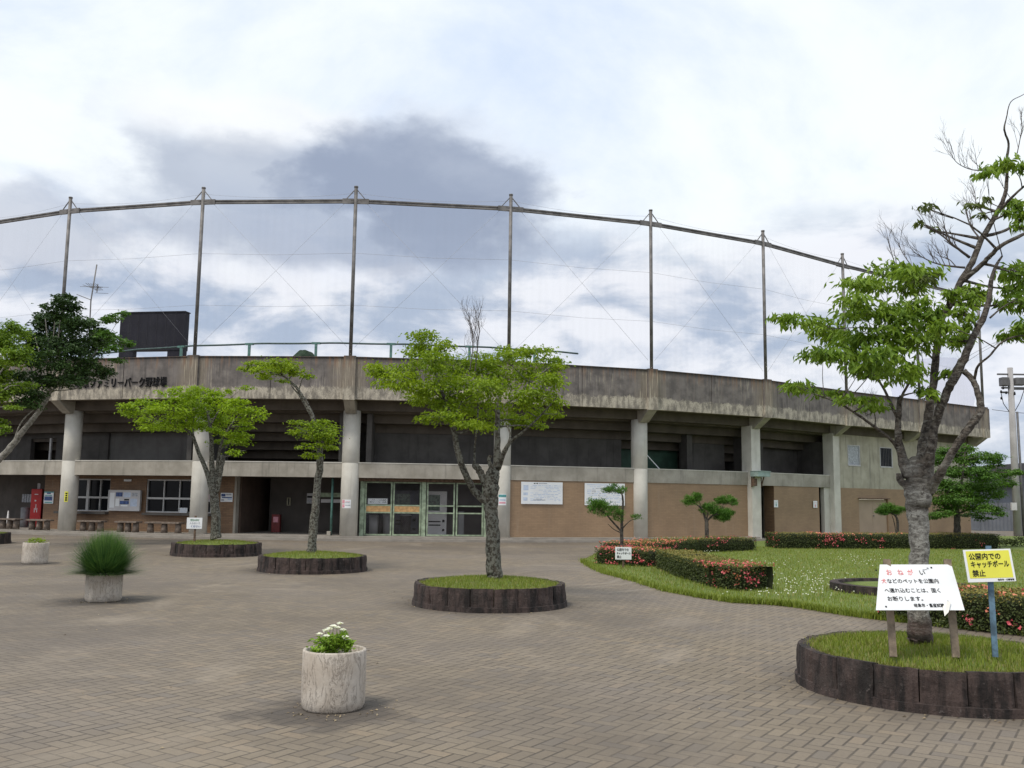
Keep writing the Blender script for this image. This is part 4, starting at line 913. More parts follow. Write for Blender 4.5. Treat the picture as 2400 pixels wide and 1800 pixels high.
F = np.concatenate([i + np.array([[0, 1, 2]]), i + np.array([[0, 2, 3]]), i + np.array([[3, 2, 4]])], 1).reshape(-1, 3)
g = quads_obj('blades', V, F, np.repeat(np.clip(rs.uniform(0, .8, n) + .25 * (tilt < .5), 0, 1), 3), MAT['reed'], og); g['kind'] = 'stuff'
sp_ = thing('young_plant', (P3[0], P3[1], .42), 'low clump of bright green leaves in the small far pot', 'plant')
foliage('leaves', [((P3[0] + x, P3[1] + y, .50 + z), .10, .1, .05) for x, y, z in ((-.1, 0, 0), (.08, -.05, .02), (0, .06, .03), (.12, .08, 0), (-.05, -.08, .02))], .05, .02, MAT['maple'], sp_, 8, 3.5, .6, 0, 6, .4)

# ------------------------------------------------------------------ lawn blades and clover
LP = np.array(lawn)
def in_poly(X, Y):
    c = np.zeros(len(X), bool); j = len(LP) - 1
    for i in range(len(LP)):
        xi, yi, xj, yj = LP[i, 0], LP[i, 1], LP[j, 0], LP[j, 1]
        with np.errstate(divide='ignore', invalid='ignore'): q = ((yi > Y) != (yj > Y)) & (X < (xj - xi) * (Y - yi) / (yj - yi) + xi)
        c ^= q; j = i
    return c
def lawn_pts(y0, y1, pw=1.0):
    def f(rs, n):
        Y = y0 + (y1 - y0) * rs.uniform(0, 1, n * 3) ** pw; X = rs.uniform(1.0, 22, n * 3); k = in_poly(X, Y) & (np.abs(X / Y) < .62); X, Y = X[k][:n], Y[k][:n]
        return np.stack([X, Y, np.full(len(X), .02)], 1)
    return f
tag(grass_patch('lawn_grass', lawn_pts(10, 34, 1.5), 46000, .058, .0055, MAT['blade'], 31), kind='stuff')
tag(grass_patch('dry_grass', lawn_pts(10, 34, 1.5), 15000, .055, .0055, MAT['dryblade'], 32, lean=.9), kind='stuff')
def edge_pts(rs, n):
    out = []; E_ = [np.array(G(*p))[:2] for p in LAWN_PX]; seg = rs.randint(0, len(E_) - 1, n); t = rs.uniform(0, 1, n)
    for s_, tt in zip(seg, t): out.append(E_[s_] * (1 - tt) + E_[s_ + 1] * tt)
    o = np.array(out) + rs.normal(0, .05, (n, 2)) + np.array([0, .03]); return np.concatenate([o, np.full((n, 1), .005)], 1)
tag(grass_patch('edge_grass', edge_pts, 9000, .10, .006, MAT['blade'], 33, lean=.8), kind='stuff')
def clover(rs, n):
    out = []
    for px, py, sx, sy, k in ((1890, 1368, 70, 22, .30), (2010, 1312, 60, 12, .14), (1640, 1296, 60, 6, .12), (1800, 1330, 60, 16, .14), (1985, 1384, 30, 8, .1), (1850, 1395, 90, 12, .14), (1940, 1345, 80, 20, .08)):
        m_ = int(n * k)
        for a, b in zip(rs.normal(px, sx * .6, m_), rs.normal(py, sy * .6, m_)): q = G(a, b, .02); out.append((q.x, q.y, .075 + rs.uniform(0, .03)))
    o = np.array(out); return o[in_poly(o[:, 0], o[:, 1])]
rs = np.random.RandomState(4); c = clover(rs, 300); n = len(c)
V, F = leaf_arrays(rs, np.concatenate([c, c]), rs.normal(0, 1, (2 * n, 3)) * np.array([1, 1, .5]), np.tile(np.array([[0, -.7, .7]]), (2 * n, 1)) + rs.normal(0, .2, (2 * n, 3)), np.full(2 * n, .030), np.full(2 * n, .024)); tag(quads_obj('clover_flowers', V, F, np.repeat(rs.uniform(0, 1, 2 * n), 2), MAT['clover']), kind='stuff')

# dry leaves and grit blown against the rings and the step
def litter(rs, n):
    out = []
    for cx, cy, r in ((3.77, 8.52, 1.19), (-.30, 14.7, 1.19), (-4.31, 20.9, 1.19), (-7.94, 25.8, 1.19), (-1.34, 7.43, .25), (-6.12, 14.45, .27)):
        m_ = n // 7; a = rs.uniform(0, 6.283, m_); q = r + np.abs(rs.normal(.01, .10, m_)) + .02; out.append(np.stack([cx + q * np.cos(a), cy + q * np.sin(a), np.full(m_, .006)], 1))
    X = rs.uniform(-9, 8, n // 5); Y = rs.uniform(5, 26, n // 5); out.append(np.stack([X, Y, np.full(len(X), .006)], 1)); return np.concatenate(out)
rs = np.random.RandomState(14); c = litter(rs, 520); n = len(c); L_ = rs.uniform(.012, .04, n)
V, F = leaf_arrays(rs, c, rs.normal(0, 1, (n, 3)) * np.array([1, 1, .1]), np.array([[0, 0, 1.0]]) + rs.normal(0, .25, (n, 3)), L_, L_ * .5)
V[:, 2] = np.maximum(V[:, 2], .003); tag(quads_obj('leaf_litter', V, F, np.repeat(rs.uniform(0, 1, n), 2), m_leaf('dry_leaf_litter', (.10, .065, .035), (.42, .34, .22), .1)), kind='stuff')

# ------------------------------------------------------------------ azalea hedges
def hedge(label, base, h, wd, seed, bl, dens=520, leaf=.036, topc=.35):
    """base: front-edge ground points (photo pixels); bl: blossom patches (t along, height fraction, spread, count, coral?)"""
    rs = np.random.RandomState(seed); P = [Vector((*G(*p)[:2], 0)) for p in base]; seg = [(P[i + 1] - P[i]).length for i in range(len(P) - 1)]; tot = sum(seg)
    q = P[0]; root = thing('azalea_hedge', (q.x, q.y, 0), label, 'hedge', 'clipped azalea hedges')
    def at(t):
        t *= tot
        for i, s_ in enumerate(seg):
            if t <= s_ or i == len(seg) - 1:
                d = (P[i + 1] - P[i]).normalized(); n_ = Vector((-d.y, d.x, 0)); n_ = n_ if n_.y > 0 else -n_; return P[i] + d * t, n_
            t -= s_
    N = max(8, int(tot / .12)); mb = MB(); sec = [(.03, .0), (-.03, .5), (0.0, .93), (.07, 1.0), (.5, 1.02), (.93, 1.0), (1.0, .93), (1.02, .5), (.97, 0)]; rows = []
    for i in range(N + 1):
        p, n_ = at(i / N); e = .90 if i in (0, N) else 1.0
        rows.append([p + n_ * (wd * (.5 + (a - .5) * .93 * e)) + Vector((0, 0, h * b * .94 * e + (mnoise.noise(p * 2.3 + Vector((a, b * 3, seed))) * .06 if b else 0))) for a, b in sec])
    for i in range(N):
        for j in range(len(sec) - 1): mb.face([rows[i][j], rows[i + 1][j], rows[i + 1][j + 1], rows[i][j + 1]])
    mb.face(rows[0][::-1]); mb.face(rows[-1]); mb.build('twigs', MAT['hedge_in'], root)
    def scatter(n, tf, hf, top_frac):
        C, D, Nn = [], [], []
        for _ in range(n):
            t = min(1, max(0, tf())); p, n_ = at(t); d = Vector((n_.y, -n_.x, 0)); r = rs.uniform()
            bump_ = mnoise.noise(p * 2.3 + Vector((0, 0, seed))) * .065
            if r < top_frac: c_ = p + n_ * (wd * rs.uniform(0, 1)) + Vector((0, 0, h + bump_ + rs.normal(0, .012))); nn = Vector((rs.normal(0, .4), rs.normal(0, .4) - .2, 1))
            elif r < top_frac + .62 * (1 - top_frac) or tot < 1: c_ = p - n_ * (.015 + abs(rs.normal(0, .014))) + Vector((0, 0, h * hf() )); nn = -n_ + Vector((rs.normal(0, .5), rs.normal(0, .5), rs.normal(.5, .5)))
            elif r < .9:
                e_, sg = (0.0, -1) if rs.uniform() < .5 else (1.0, 1); p, n_ = at(e_); d = Vector((n_.y, -n_.x, 0)); c_ = p + n_ * (wd * rs.uniform(0, 1)) + d * sg * rs.normal(.01, .015) + Vector((0, 0, h * hf())); nn = d * sg + Vector((rs.normal(0, .5), rs.normal(0, .5), .4))
            else: c_ = p + n_ * (wd + .015) + Vector((0, 0, h * hf())); nn = n_ + Vector((0, 0, .4))
            C.append(c_); Nn.append(nn); D.append(Vector((rs.normal(), rs.normal(), rs.normal() * .6)))
        return np.array(C), np.array(D), np.array(Nn)
    n = int(dens * tot); C, D, Nn = scatter(n, lambda: rs.uniform(), lambda: rs.uniform(.03, 1.02), .0); sc = rs.uniform(.7, 1.35, n)
    V, F = leaf_arrays(rs, C, D, Nn, leaf * sc, leaf * .55 * sc); quads_obj('foliage', V, F, np.repeat(np.clip(rs.uniform(0, 1, n), 0, 1), 2), MAT['hedge'], root)
    n = int(dens * tot * topc * 1.6); C, D, Nn = scatter(n, lambda: rs.uniform(), lambda: rs.uniform(.8, 1.04), .85); sc = rs.uniform(.7, 1.35, n)
    V, F = leaf_arrays(rs, C, D, Nn, leaf * sc, leaf * .55 * sc); quads_obj('new_shoots', V, F, np.repeat(rs.uniform(0, 1, n), 2), MAT['hedge_top'], root)
    for coral in (0, 1):
        C, D, Nn = [], [], []
        for t, hc, sp, cnt, co in bl:
            if co != coral: continue
            for _k in range(max(2, cnt // 16)):
                tc, hh = rs.normal(t, sp), min(1.04, max(.05, rs.normal(hc, .2)))
                a, b, c_ = scatter(rs.randint(5, 18), lambda: rs.normal(tc, .07 / tot), lambda: min(1.04, max(.05, rs.normal(hh, .07))), .6 if hc > .9 else .08); C.append(a); D.append(b); Nn.append(c_)
        if C:
            C, D, Nn = map(np.concatenate, (C, D, Nn)); n = len(C); sc = rs.uniform(.8, 1.4, n)
            V, F = leaf_arrays(rs, C + np.array([0, -.012, .012]), D, Nn, .042 * sc, .036 * sc); quads_obj('blossoms', V, F, np.repeat(rs.uniform(0, 1, n), 2), MAT['blossom2' if coral else 'blossom'], root)
    return root
hedge('short azalea hedge block with pink blossom, behind the small white stake sign', [(1395, 1323), (1440, 1326), (1521, 1331)], .42, 1.25, 41,
      [(.15, 1.0, .12, 230, 0), (.4, 1.0, .15, 120, 0), (.7, 1.0, .18, 150, 1), (.9, .5, .06, 90, 0), (.3, .25, .15, 60, 0), (.6, .2, .2, 60, 0), (.8, .85, .1, 70, 0)], 1500)
hedge('low azalea hedge on the lawn with pink flowers only at its right end', [(1540, 1334), (1600, 1358), (1680, 1381), (1740, 1388), (1795, 1383)], .45, .85, 42,
      [(.72, .9, .06, 150, 0), (.8, 1.0, .07, 190, 0), (.93, .7, .05, 110, 0), (.82, .35, .08, 80, 0), (.95, .4, .04, 60, 0), (.8, .8, .05, 60, 1)], 1500)
hedge('long azalea hedge by the tan wall with coral blossom at its left end', [(1500, 1314), (1560, 1307), (1640, 1297), (1772, 1292)], .44, 1.2, 43,
      [(.05, 1.0, .09, 220, 1), (.25, 1.0, .1, 260, 1), (.15, .6, .08, 110, 0), (.75, .8, .05, 150, 0), (.55, .95, .15, 60, 1), (.35, .9, .08, 90, 0)], 900)
hedge('longest azalea hedge in front of the right wing, mostly green with a few pink spots', [(1826, 1287), (1950, 1288), (2100, 1288), (2250, 1288), (2345, 1287)], .54, 1.3, 44,
      [(.22, .8, .03, 260, 0), (.20, .4, .03, 90, 0), (.3, 1.0, .1, 120, 1), (.38, .5, .05, 80, 0), (.6, .6, .1, 70, 0), (.75, .3, .1, 60, 0), (.15, 1.0, .1, 80, 1)], 620, .042)
hedge('near azalea hedge with orange shoots, behind the yellow board at the right edge', [(2062, 1452), (2140, 1462), (2300, 1482), (2480, 1500)], .47, 1.35, 45,
      [(.02, .4, .03, 60, 0), (.3, 1.0, .06, 60, 1), (.36, .95, .05, 60, 1), (.7, 1.0, .1, 70, 1), (.5, .6, .12, 25, 0), (.55, .25, .12, 20, 0)], 1900, .036, .6)
bu = G(2385, 1283); foliage('x', [], 1, 1, MAT['mid'], None, 1) if False else None
bs = thing('low_shrub', (bu.x, bu.y, 0), 'small rounded dark shrub at the foot of the utility pole', 'shrub')
foliage('foliage', [((bu.x + x, bu.y + .3, .22), .5, .35, .22) for x in (-.45, .2, .8)], .07, .035, MAT['hedge'], bs, 61, 4, .4, 0, 14, .35)

# ------------------------------------------------------------------ trees
tree('cherry_tree', 'tall many limbed tree in the nearest ring, with bare upper twigs and layered leaves', 'tree', 8.45, [
    [(2157, 1505, .125), (2156, 1470, .108), (2155, 1380, .09), (2154, 1290, .09), (2152, 1210, .097), (2151, 1160, .128), (2152, 1110, .13), (2153, 1085, .10)],
    [(2135, 1120, .085), (2118, 1085, .06), (2107, 1040, .042), (2105, 1000, .036), (2107, 960, .03), (2108, 930, .022)],
    [(2107, 985, .026), (2092, 955, .02), (2068, 905, .014, .1), (2040, 870, .01, .15)], [(2107, 950, .022), (2118, 920, .016, -.1), (2140, 885, .012, -.2), (2165, 860, .008, -.2)],
    [(2122, 1095, .03), (2098, 1042, .022), (2060, 1008, .018, -.15), (2010, 972, .014, -.3), (1965, 945, .011, -.4), (1915, 925, .008, -.5)],
    [(2150, 1120, .09), (2163, 1060, .07, .1), (2172, 1000, .055, .2), (2182, 930, .047, .25), (2191, 870, .045, .3), (2197, 805, .043, .3), (2208, 745, .044, .3), (2232, 705, .042, .3), (2250, 663, .04, .3), (2278, 615, .038, .3), (2301, 560, .034, .3), (2333, 505, .03, .25), (2352, 466, .026, .2), (2359, 430, .022, .2), (2360, 373, .017, .1), (2364, 337, .013, .1), (2354, 304, .011), (2359, 276, .007), (2369, 239, .005), (2398, 222, .004), (2420, 205, .003)],
    [(2250, 663, .033, .3), (2297, 624, .03, .2), (2323, 598, .027, .1), (2347, 575, .024), (2395, 551, .02, -.1), (2450, 520, .012, -.2)],
    [(2313, 552, .022, .3), (2356, 540, .019, .4), (2410, 505, .013, .5)], [(2342, 495, .02, .25), (2377, 457, .015, .1), (2420, 420, .01)],
    [(2165, 1120, .085), (2180, 1060, .06, -.1), (2190, 1000, .05, -.1), (2212, 935, .048, -.15), (2232, 895, .05, -.2), (2249, 862, .054, -.2), (2266, 825, .043, -.2), (2284, 782, .038, -.2), (2307, 740, .035, -.2), (2319, 697, .03, -.2), (2323, 660, .027, -.2), (2335, 622, .018, -.2), (2349, 600, .01, -.2)],
    [(2178, 1150, .07), (2212, 1095, .046, -.3), (2245, 1040, .043, -.4), (2272, 1000, .043, -.45), (2298, 966, .043, -.45), (2294, 930, .034, -.4), (2281, 893, .033, -.3), (2258, 868, .032, -.25)],
    [(2284, 888, .018, -.3), (2292, 858, .015, -.4), (2318, 835, .013, -.5), (2345, 805, .012, -.6), (2375, 790, .009, -.6), (2420, 785, .006, -.6)],
    [(2320, 745, .012, -.2), (2350, 720, .008, -.2), (2385, 700, .006, -.3)], [(2205, 770, .014, .3), (2150, 740, .01, .5), (2080, 715, .007, .6)], [(2195, 850, .012, .3), (2140, 800, .01, .1), (2060, 770, .007, 0), (1950, 770, .005, -.1)],
    [(2185, 905, .012, .3), (2200, 885, .008, .5), (2220, 880, .005, .6)],
    [(2128, 1140, .055), (2112, 1128, .04), (2108, 1110, .035)]],
    [(2090, 640, 55, 17), (2150, 642, 45, 17), (2010, 662, 50, 12), (2060, 672, 60, 16), (2120, 682, 50, 16), (2000, 708, 42, 14), (2030, 735, 55, 14), (2090, 735, 50, 16), (1985, 742, 35, 12),
     (1825, 748, 25, 8), (1870, 757, 42, 14), (1920, 772, 40, 14), (1955, 790, 40, 18), (2000, 800, 50, 20), (2050, 790, 45, 20), (1930, 830, 40, 16), (1905, 838, 28, 10), (1990, 840, 50, 16), (2060, 840, 50, 18), (2100, 820, 40, 22),
     (2050, 875, 40, 16), (2100, 878, 45, 16), (2020, 862, 35, 14), (2140, 870, 35, 14), (2150, 725, 45, 20), (2185, 735, 28, 18), (2110, 770, 45, 20), (2160, 800, 40, 22), (2180, 770, 25, 20), (2215, 765, 26, 16),
     (2240, 800, 35, 18), (2272, 700, 30, 18), (2285, 680, 26, 12), (2255, 735, 30, 12), (2300, 695, 25, 10), (2220, 690, 25, 10), (2270, 770, 22, 10),
     (2365, 640, 38, 14), (2395, 640, 30, 18), (2380, 680, 36, 18), (2400, 715, 36, 18), (2360, 715, 25, 12), (2385, 778, 40, 14), (2365, 790, 28, 9), (2410, 760, 30, 14),
     (1885, 912, 34, 11), (1865, 905, 24, 8), (1918, 920, 22, 8), (1960, 925, 20, 7), (2005, 938, 36, 8), (2045, 958, 36, 8), (2040, 938, 24, 6), (2175, 928, 26, 9), (2160, 918, 18, 8), (2215, 880, 18, 7), (2235, 875, 14, 6),
     (2330, 398, 34, 15), (2362, 385, 26, 12), (2312, 410, 20, 9), (2392, 396, 18, 10), (2378, 490, 30, 15), (2400, 505, 22, 12), (2390, 530, 20, 9), (2360, 500, 16, 8)],
    0.082, .027, MAT['zel'], MAT['bark_cherry'], 71, dens=8.0, dj=.75, flat=.55, droop=.75, sub=9, spread=.36,
    fol2=([(2170, 488, 18, 5), (2160, 525, 14, 5), (2185, 540, 14, 5), (2280, 485, 18, 7), (2300, 505, 14, 6), (2310, 470, 14, 6), (2140, 650, 35, 12), (2175, 655, 20, 9)], m_leaf('thin_grey_green_leaves', (.07, .10, .03), (.15, .19, .05), .4)),
    bare=[[(2262, 627, .012, .3), (2215, 622, .009, .4), (2180, 612, .006, .5), (2140, 590, .004, .5)], [(2272, 603, .015, .3), (2235, 575, .011, .2), (2205, 550, .007, .2), (2165, 528, .004, .1)],
          [(2298, 560, .01, .3), (2275, 530, .007, .4), (2262, 490, .004, .5)], [(2330, 400, .007, .1), (2280, 398, .005, 0), (2245, 383, .0035, -.1), (2228, 360, .0025, -.1)],
          [(2115, 655, .006, .5), (2095, 610, .004, .5), (2080, 555, .003, .5)], [(2150, 640, .006, .5), (2120, 600, .004, .6), (2105, 570, .003, .6)], [(2384, 360, .005), (2390, 330, .004), (2396, 295, .003)],
          [(2320, 515, .008, .25), (2290, 480, .005, .4), (2285, 450, .003, .5)], [(2090, 960, .006, 0), (2060, 960, .004, 0), (2030, 975, .003, -.1)]])
tree('plaza_tree', 'wide crowned tree with forked lichen trunk in the middle ring', 'tree', 14.75, [
    [(1159, 1358, .15), (1158, 1338, .135), (1155, 1250, .12), (1152, 1190, .115), (1150, 1150, .14), (1153, 1120, .13), (1158, 1100, .10)],
    [(1142, 1178, .075), (1112, 1150, .062), (1088, 1105, .058, -.2), (1072, 1055, .05, -.3), (1064, 1010, .045, -.3), (1052, 965, .04, -.35), (1032, 905, .03, -.3), (1012, 850, .018, -.2), (1005, 815, .01, -.1)],
    [(1146, 1150, .07), (1128, 1112, .062), (1118, 1096, .06), (1110, 1092, .055)], [(1112, 1094, .022), (1113, 1045, .018), (1118, 1005, .016), (1120, 940, .012, .2), (1112, 880, .008, .3)],
    [(1155, 1130, .085), (1163, 1095, .075, .2), (1166, 1050, .055, .25), (1166, 1000, .05, .3), (1168, 945, .042, .3), (1180, 890, .028, .4), (1205, 845, .014, .4)],
    [(1168, 1098, .05, .1), (1182, 1058, .042, -.1), (1200, 1032, .03, -.2), (1235, 1005, .02, -.3), (1278, 962, .012, -.4), (1305, 930, .007, -.4)],
    [(1188, 1048, .018, -.1), (1196, 1020, .016), (1188, 996, .012, .1)], [(1168, 960, .022, .3), (1215, 925, .018, .1), (1250, 890, .014, -.1), (1290, 860, .009, -.2)],
    [(1170, 955, .02, .3), (1230, 935, .014, .3), (1275, 905, .009, .4)], [(1045, 940, .02, -.3), (1000, 905, .015, -.5), (950, 885, .01, -.6), (900, 872, .006, -.7)], [(1060, 985, .02, -.3), (1085, 930, .015, -.1), (1095, 880, .01, 0)],
    [(1158, 1110, .05), (1146, 1080, .035), (1150, 1068, .03)]],
    [(905, 875, 42, 22), (875, 868, 25, 13), (955, 868, 45, 28), (1000, 803, 48, 24), (1035, 815, 32, 22), (985, 828, 35, 20), (1015, 845, 50, 26), (1050, 872, 55, 34), (935, 898, 50, 22), (1000, 905, 48, 24), (1050, 925, 50, 28), (1090, 900, 50, 34), (1120, 870, 50, 30), (1140, 848, 45, 22),
     (1200, 823, 42, 18), (1185, 840, 35, 14), (1255, 828, 42, 18), (1290, 850, 32, 20), (1300, 872, 25, 22), (1240, 868, 50, 26), (1185, 890, 50, 30), (1275, 895, 42, 22), (1150, 910, 45, 28), (1300, 940, 26, 24), (1265, 965, 42, 22), (1308, 972, 18, 9), (1225, 985, 42, 20), (1160, 982, 42, 20), (1115, 1002, 42, 14), (1030, 978, 38, 16), (1005, 985, 28, 12), (1075, 955, 45, 24), (1255, 925, 40, 20), (1110, 940, 45, 26), (1210, 945, 45, 24), (1040, 950, 35, 18), (985, 935, 40, 16), (1260, 1000, 28, 10), (1085, 990, 36, 16)],
    .062, .031, MAT['maple'], MAT['bark'], 72, dens=5.5, dj=.95, flat=.65, droop=.4, sub=11, spread=.28, bare=[[(1100, 870, .009), (1107, 830, .008), (1108, 800, .007), (1108, 780, .005), (1104, 762, .004)], [(1112, 880, .009, .3), (1118, 830, .008, .3), (1120, 800, .006, .2), (1124, 778, .004, .2), (1122, 755, .003, .2)]])
tree('maple_tree', 'yellow green spreading tree with clustered stems in the ring beside the small white sign', 'tree', 25.8, [
    [(506, 1262, .17), (506, 1245, .15), (505, 1200, .135), (502, 1165, .13), (500, 1150, .11)], [(500, 1165, .09), (486, 1110, .07), (465, 1060, .06), (450, 1020, .05), (425, 1000, .03), (390, 990, .015)],
    [(502, 1155, .09), (497, 1090, .08), (495, 1030, .06), (488, 975, .04), (470, 940, .02)], [(507, 1155, .085), (517, 1100, .08), (521, 1075, .075), (518, 1068, .05)], [(505, 1140, .05), (512, 1070, .045), (527, 1020, .035), (560, 975, .022), (590, 965, .01)], [(492, 1000, .03), (515, 960, .025), (545, 930, .012)], [(455, 1035, .025), (452, 1000, .02), (455, 970, .01)], [(512, 1110, .03), (512, 1060, .025), (540, 1040, .014)], [(478, 1085, .02), (455, 1030, .018), (430, 1015, .01), (395, 1005, .006)]],
    [(298, 952, 26, 9), (325, 962, 38, 11), (345, 945, 38, 11), (310, 972, 28, 9), (372, 962, 28, 9), (360, 988, 34, 15), (345, 1003, 22, 8), (400, 962, 42, 17), (425, 985, 42, 18), (385, 1002, 40, 9), (392, 920, 30, 8), (440, 918, 38, 13), (478, 918, 38, 14), (505, 930, 30, 12), (460, 935, 38, 13), (540, 915, 13, 7), (575, 910, 18, 6), (495, 965, 42, 24), (540, 955, 38, 18), (560, 945, 22, 10), (580, 970, 36, 16), (612, 977, 16, 7), (520, 990, 38, 16), (548, 1020, 38, 12), (572, 1038, 22, 10), (525, 1038, 30, 10), (556, 1060, 20, 7), (455, 960, 36, 20), (470, 995, 36, 16), (440, 1010, 28, 8), (575, 1000, 24, 10), (505, 1010, 30, 10), (400, 938, 28, 9)],
    .085, .05, MAT['maple2'], MAT['bark'], 73, dens=6.0, dj=1.5, flat=.8, droop=.2, sub=10, spread=.28)
tree('garden_tree', 'thin leaning tree pruned to one low pad and a high side tuft', 'tree', 20.9, [
    [(730, 1298, .125), (732, 1270, .105), (738, 1200, .10), (744, 1130, .09), (750, 1085, .085), (747, 1035, .07), (735, 985, .055), (718, 945, .045), (703, 920, .04), (690, 903, .035), (665, 882, .022), (640, 862, .01)],
    [(738, 990, .03), (712, 945, .026), (700, 925, .02), (684, 905, .014, .3), (672, 880, .008, .4)], [(700, 916, .02), (706, 895, .014), (712, 880, .008)], [(748, 1050, .03), (770, 1020, .02), (785, 1005, .01)], [(746, 1040, .025), (720, 1015, .015), (695, 1000, .008)], [(668, 884, .014), (630, 872, .01), (595, 865, .006)]],
    [(585, 860, 24, 12), (568, 866, 12, 7), (608, 872, 26, 13), (618, 854, 30, 10), (650, 848, 34, 13), (680, 856, 26, 15), (690, 874, 28, 10), (716, 880, 20, 8), (645, 876, 26, 11), (660, 862, 30, 12), (620, 884, 20, 7), (660, 893, 18, 6),
     (740, 992, 36, 9), (700, 992, 26, 6), (722, 1008, 38, 9), (690, 1012, 18, 5), (766, 1003, 24, 9), (780, 1018, 18, 8), (745, 1026, 42, 11), (700, 1018, 24, 6), (728, 1046, 26, 8), (765, 1048, 26, 9), (775, 1040, 18, 8), (735, 1068, 24, 6), (718, 1066, 14, 5), (748, 1010, 36, 10)],
    .075, .045, MAT['maple'], MAT['bark'], 74, dens=6.0, dj=.8, flat=.8, droop=.2, sub=9, spread=.28)
tree('evergreen_tree', 'dark leaved leaning tree with many thin pale stems at the left edge', 'tree', 29.5, [
    [(-70, 1240, .17), (-50, 1150, .15), (-15, 1090, .125), (20, 1055, .115), (50, 1015, .10), (75, 985, .09), (98, 955, .08), (116, 925, .07)],
    [(112, 930, .045), (120, 860, .038), (112, 800, .028), (106, 745, .012)], [(114, 928, .045), (145, 880, .035), (170, 820, .026), (186, 760, .012)], [(112, 925, .035), (98, 850, .026), (82, 790, .012)], [(116, 920, .035), (132, 840, .028), (140, 760, .018), (150, 710, .008)],
    [(118, 915, .035), (160, 890, .028), (205, 850, .018), (240, 800, .01)], [(105, 945, .03), (75, 890, .02), (55, 860, .01)], [(116, 920, .03), (110, 850, .024), (125, 790, .016), (128, 740, .008)], [(205, 850, .015), (245, 800, .012), (275, 755, .007)], [(30, 1040, .03), (50, 990, .025), (85, 955, .018)], [(120, 915, .03), (180, 910, .02), (235, 880, .008)]],
    [(150, 702, 24, 13), (165, 718, 30, 18), (135, 730, 32, 18), (110, 750, 28, 18), (88, 762, 22, 16), (180, 752, 38, 22), (150, 765, 42, 26), (215, 770, 30, 20), (105, 795, 40, 30), (80, 800, 28, 26), (150, 812, 46, 34), (205, 815, 40, 30), (238, 795, 20, 20), (75, 835, 34, 26), (115, 850, 44, 28), (165, 860, 44, 26), (210, 858, 36, 22), (238, 872, 24, 16), (60, 880, 40, 20), (105, 890, 40, 20), (150, 895, 40, 14), (45, 912, 36, 14), (190, 885, 34, 14), (60, 945, 40, 14), (85, 925, 30, 12)],
    .12, .055, MAT['dark'], MAT['bark_pale'], 75, dens=9.0, dj=1.3, flat=.5, droop=.2, sub=12, spread=.26,
    fol2=([(268, 745, 22, 10), (288, 735, 16, 6), (252, 752, 18, 9), (252, 785, 20, 12), (250, 805, 18, 12), (282, 800, 30, 11), (300, 808, 14, 7), (268, 818, 24, 8), (275, 845, 18, 6), (228, 785, 18, 12)], MAT['mid']))
tree('leafy_tree', 'bright green leafy tree cropped by the left edge of the photo', 'tree', 27.5, [
    [(-95, 1255, .15), (-90, 1150, .13), (-75, 1050, .11), (-50, 960, .08), (-20, 890, .05), (5, 830, .025)], [(-60, 1000, .06), (-20, 940, .04), (20, 905, .02)], [(-35, 920, .04), (10, 860, .025), (40, 820, .012)]],
    [(15, 770, 34, 16), (35, 790, 32, 20), (8, 805, 36, 22), (45, 822, 30, 20), (20, 840, 40, 18), (60, 842, 20, 12), (12, 892, 30, 9), (35, 908, 40, 10), (70, 902, 22, 7), (10, 915, 34, 8), (-25, 800, 40, 40), (-40, 860, 50, 40), (8, 990, 14, 12), (-20, 930, 40, 25), (30, 955, 20, 8), (5, 1005, 16, 12)],
    .10, .055, MAT['zel'], MAT['bark_pale'], 76, dens=8.0, dj=1.0, flat=.6, droop=.3, sub=10, spread=.28)
tree('maple_tree', 'dense deep green tree with a dark trunk before the end of the right wing', 'tree', 35.5, [
    [(2246, 1275, .17), (2244, 1245, .14), (2242, 1200, .125), (2240, 1170, .11)], [(2241, 1190, .07), (2215, 1140, .05), (2200, 1090, .02)], [(2241, 1185, .08), (2255, 1120, .05), (2262, 1060, .02)], [(2243, 1190, .07), (2290, 1140, .045), (2335, 1100, .015)], [(2243, 1205, .05), (2300, 1185, .03), (2340, 1190, .012)], [(2240, 1205, .045), (2205, 1195, .03), (2180, 1205, .012)]],
    [(2212, 1060, 26, 14), (2200, 1080, 22, 14), (2262, 1052, 26, 13), (2240, 1070, 30, 18), (2275, 1075, 26, 16), (2315, 1068, 28, 11), (2340, 1072, 20, 8), (2325, 1088, 24, 12), (2215, 1105, 30, 14), (2255, 1105, 36, 18), (2298, 1112, 36, 18), (2340, 1115, 32, 14), (2368, 1108, 24, 8), (2385, 1106, 14, 6), (2200, 1135, 26, 14), (2235, 1138, 36, 16), (2280, 1142, 36, 16), (2325, 1140, 34, 14), (2360, 1132, 18, 10), (2205, 1160, 28, 11), (2250, 1168, 40, 15), (2300, 1168, 36, 14), (2335, 1160, 22, 10), (2190, 1178, 22, 8), (2225, 1185, 32, 11), (2290, 1190, 36, 12), (2325, 1195, 28, 9), (2345, 1204, 18, 6), (2185, 1212, 22, 7), (2212, 1203, 26, 9), (2275, 1208, 26, 7), (2305, 1215, 22, 6)],
    .10, .055, MAT['mid'], MAT['bark_dark'], 77, dens=9.5, dj=1.3, flat=.85, droop=.25, sub=12, spread=.27)
def pine(label, Y, limbs, pads, seed, loose=1.0):
    pads = [(q[0], q[1] - 1, q[2] * 1.05, q[3] * 1.45) for q in pads]
    return tree('garden_pine', label, 'pine', Y, limbs, pads, .075, .014, MAT['pine'], MAT['bark_dark'], seed, 'clipped garden pines along the wall', dens=8.5 * loose, dj=.18, flat=.0, droop=-.5, sub=16, spread=.24)
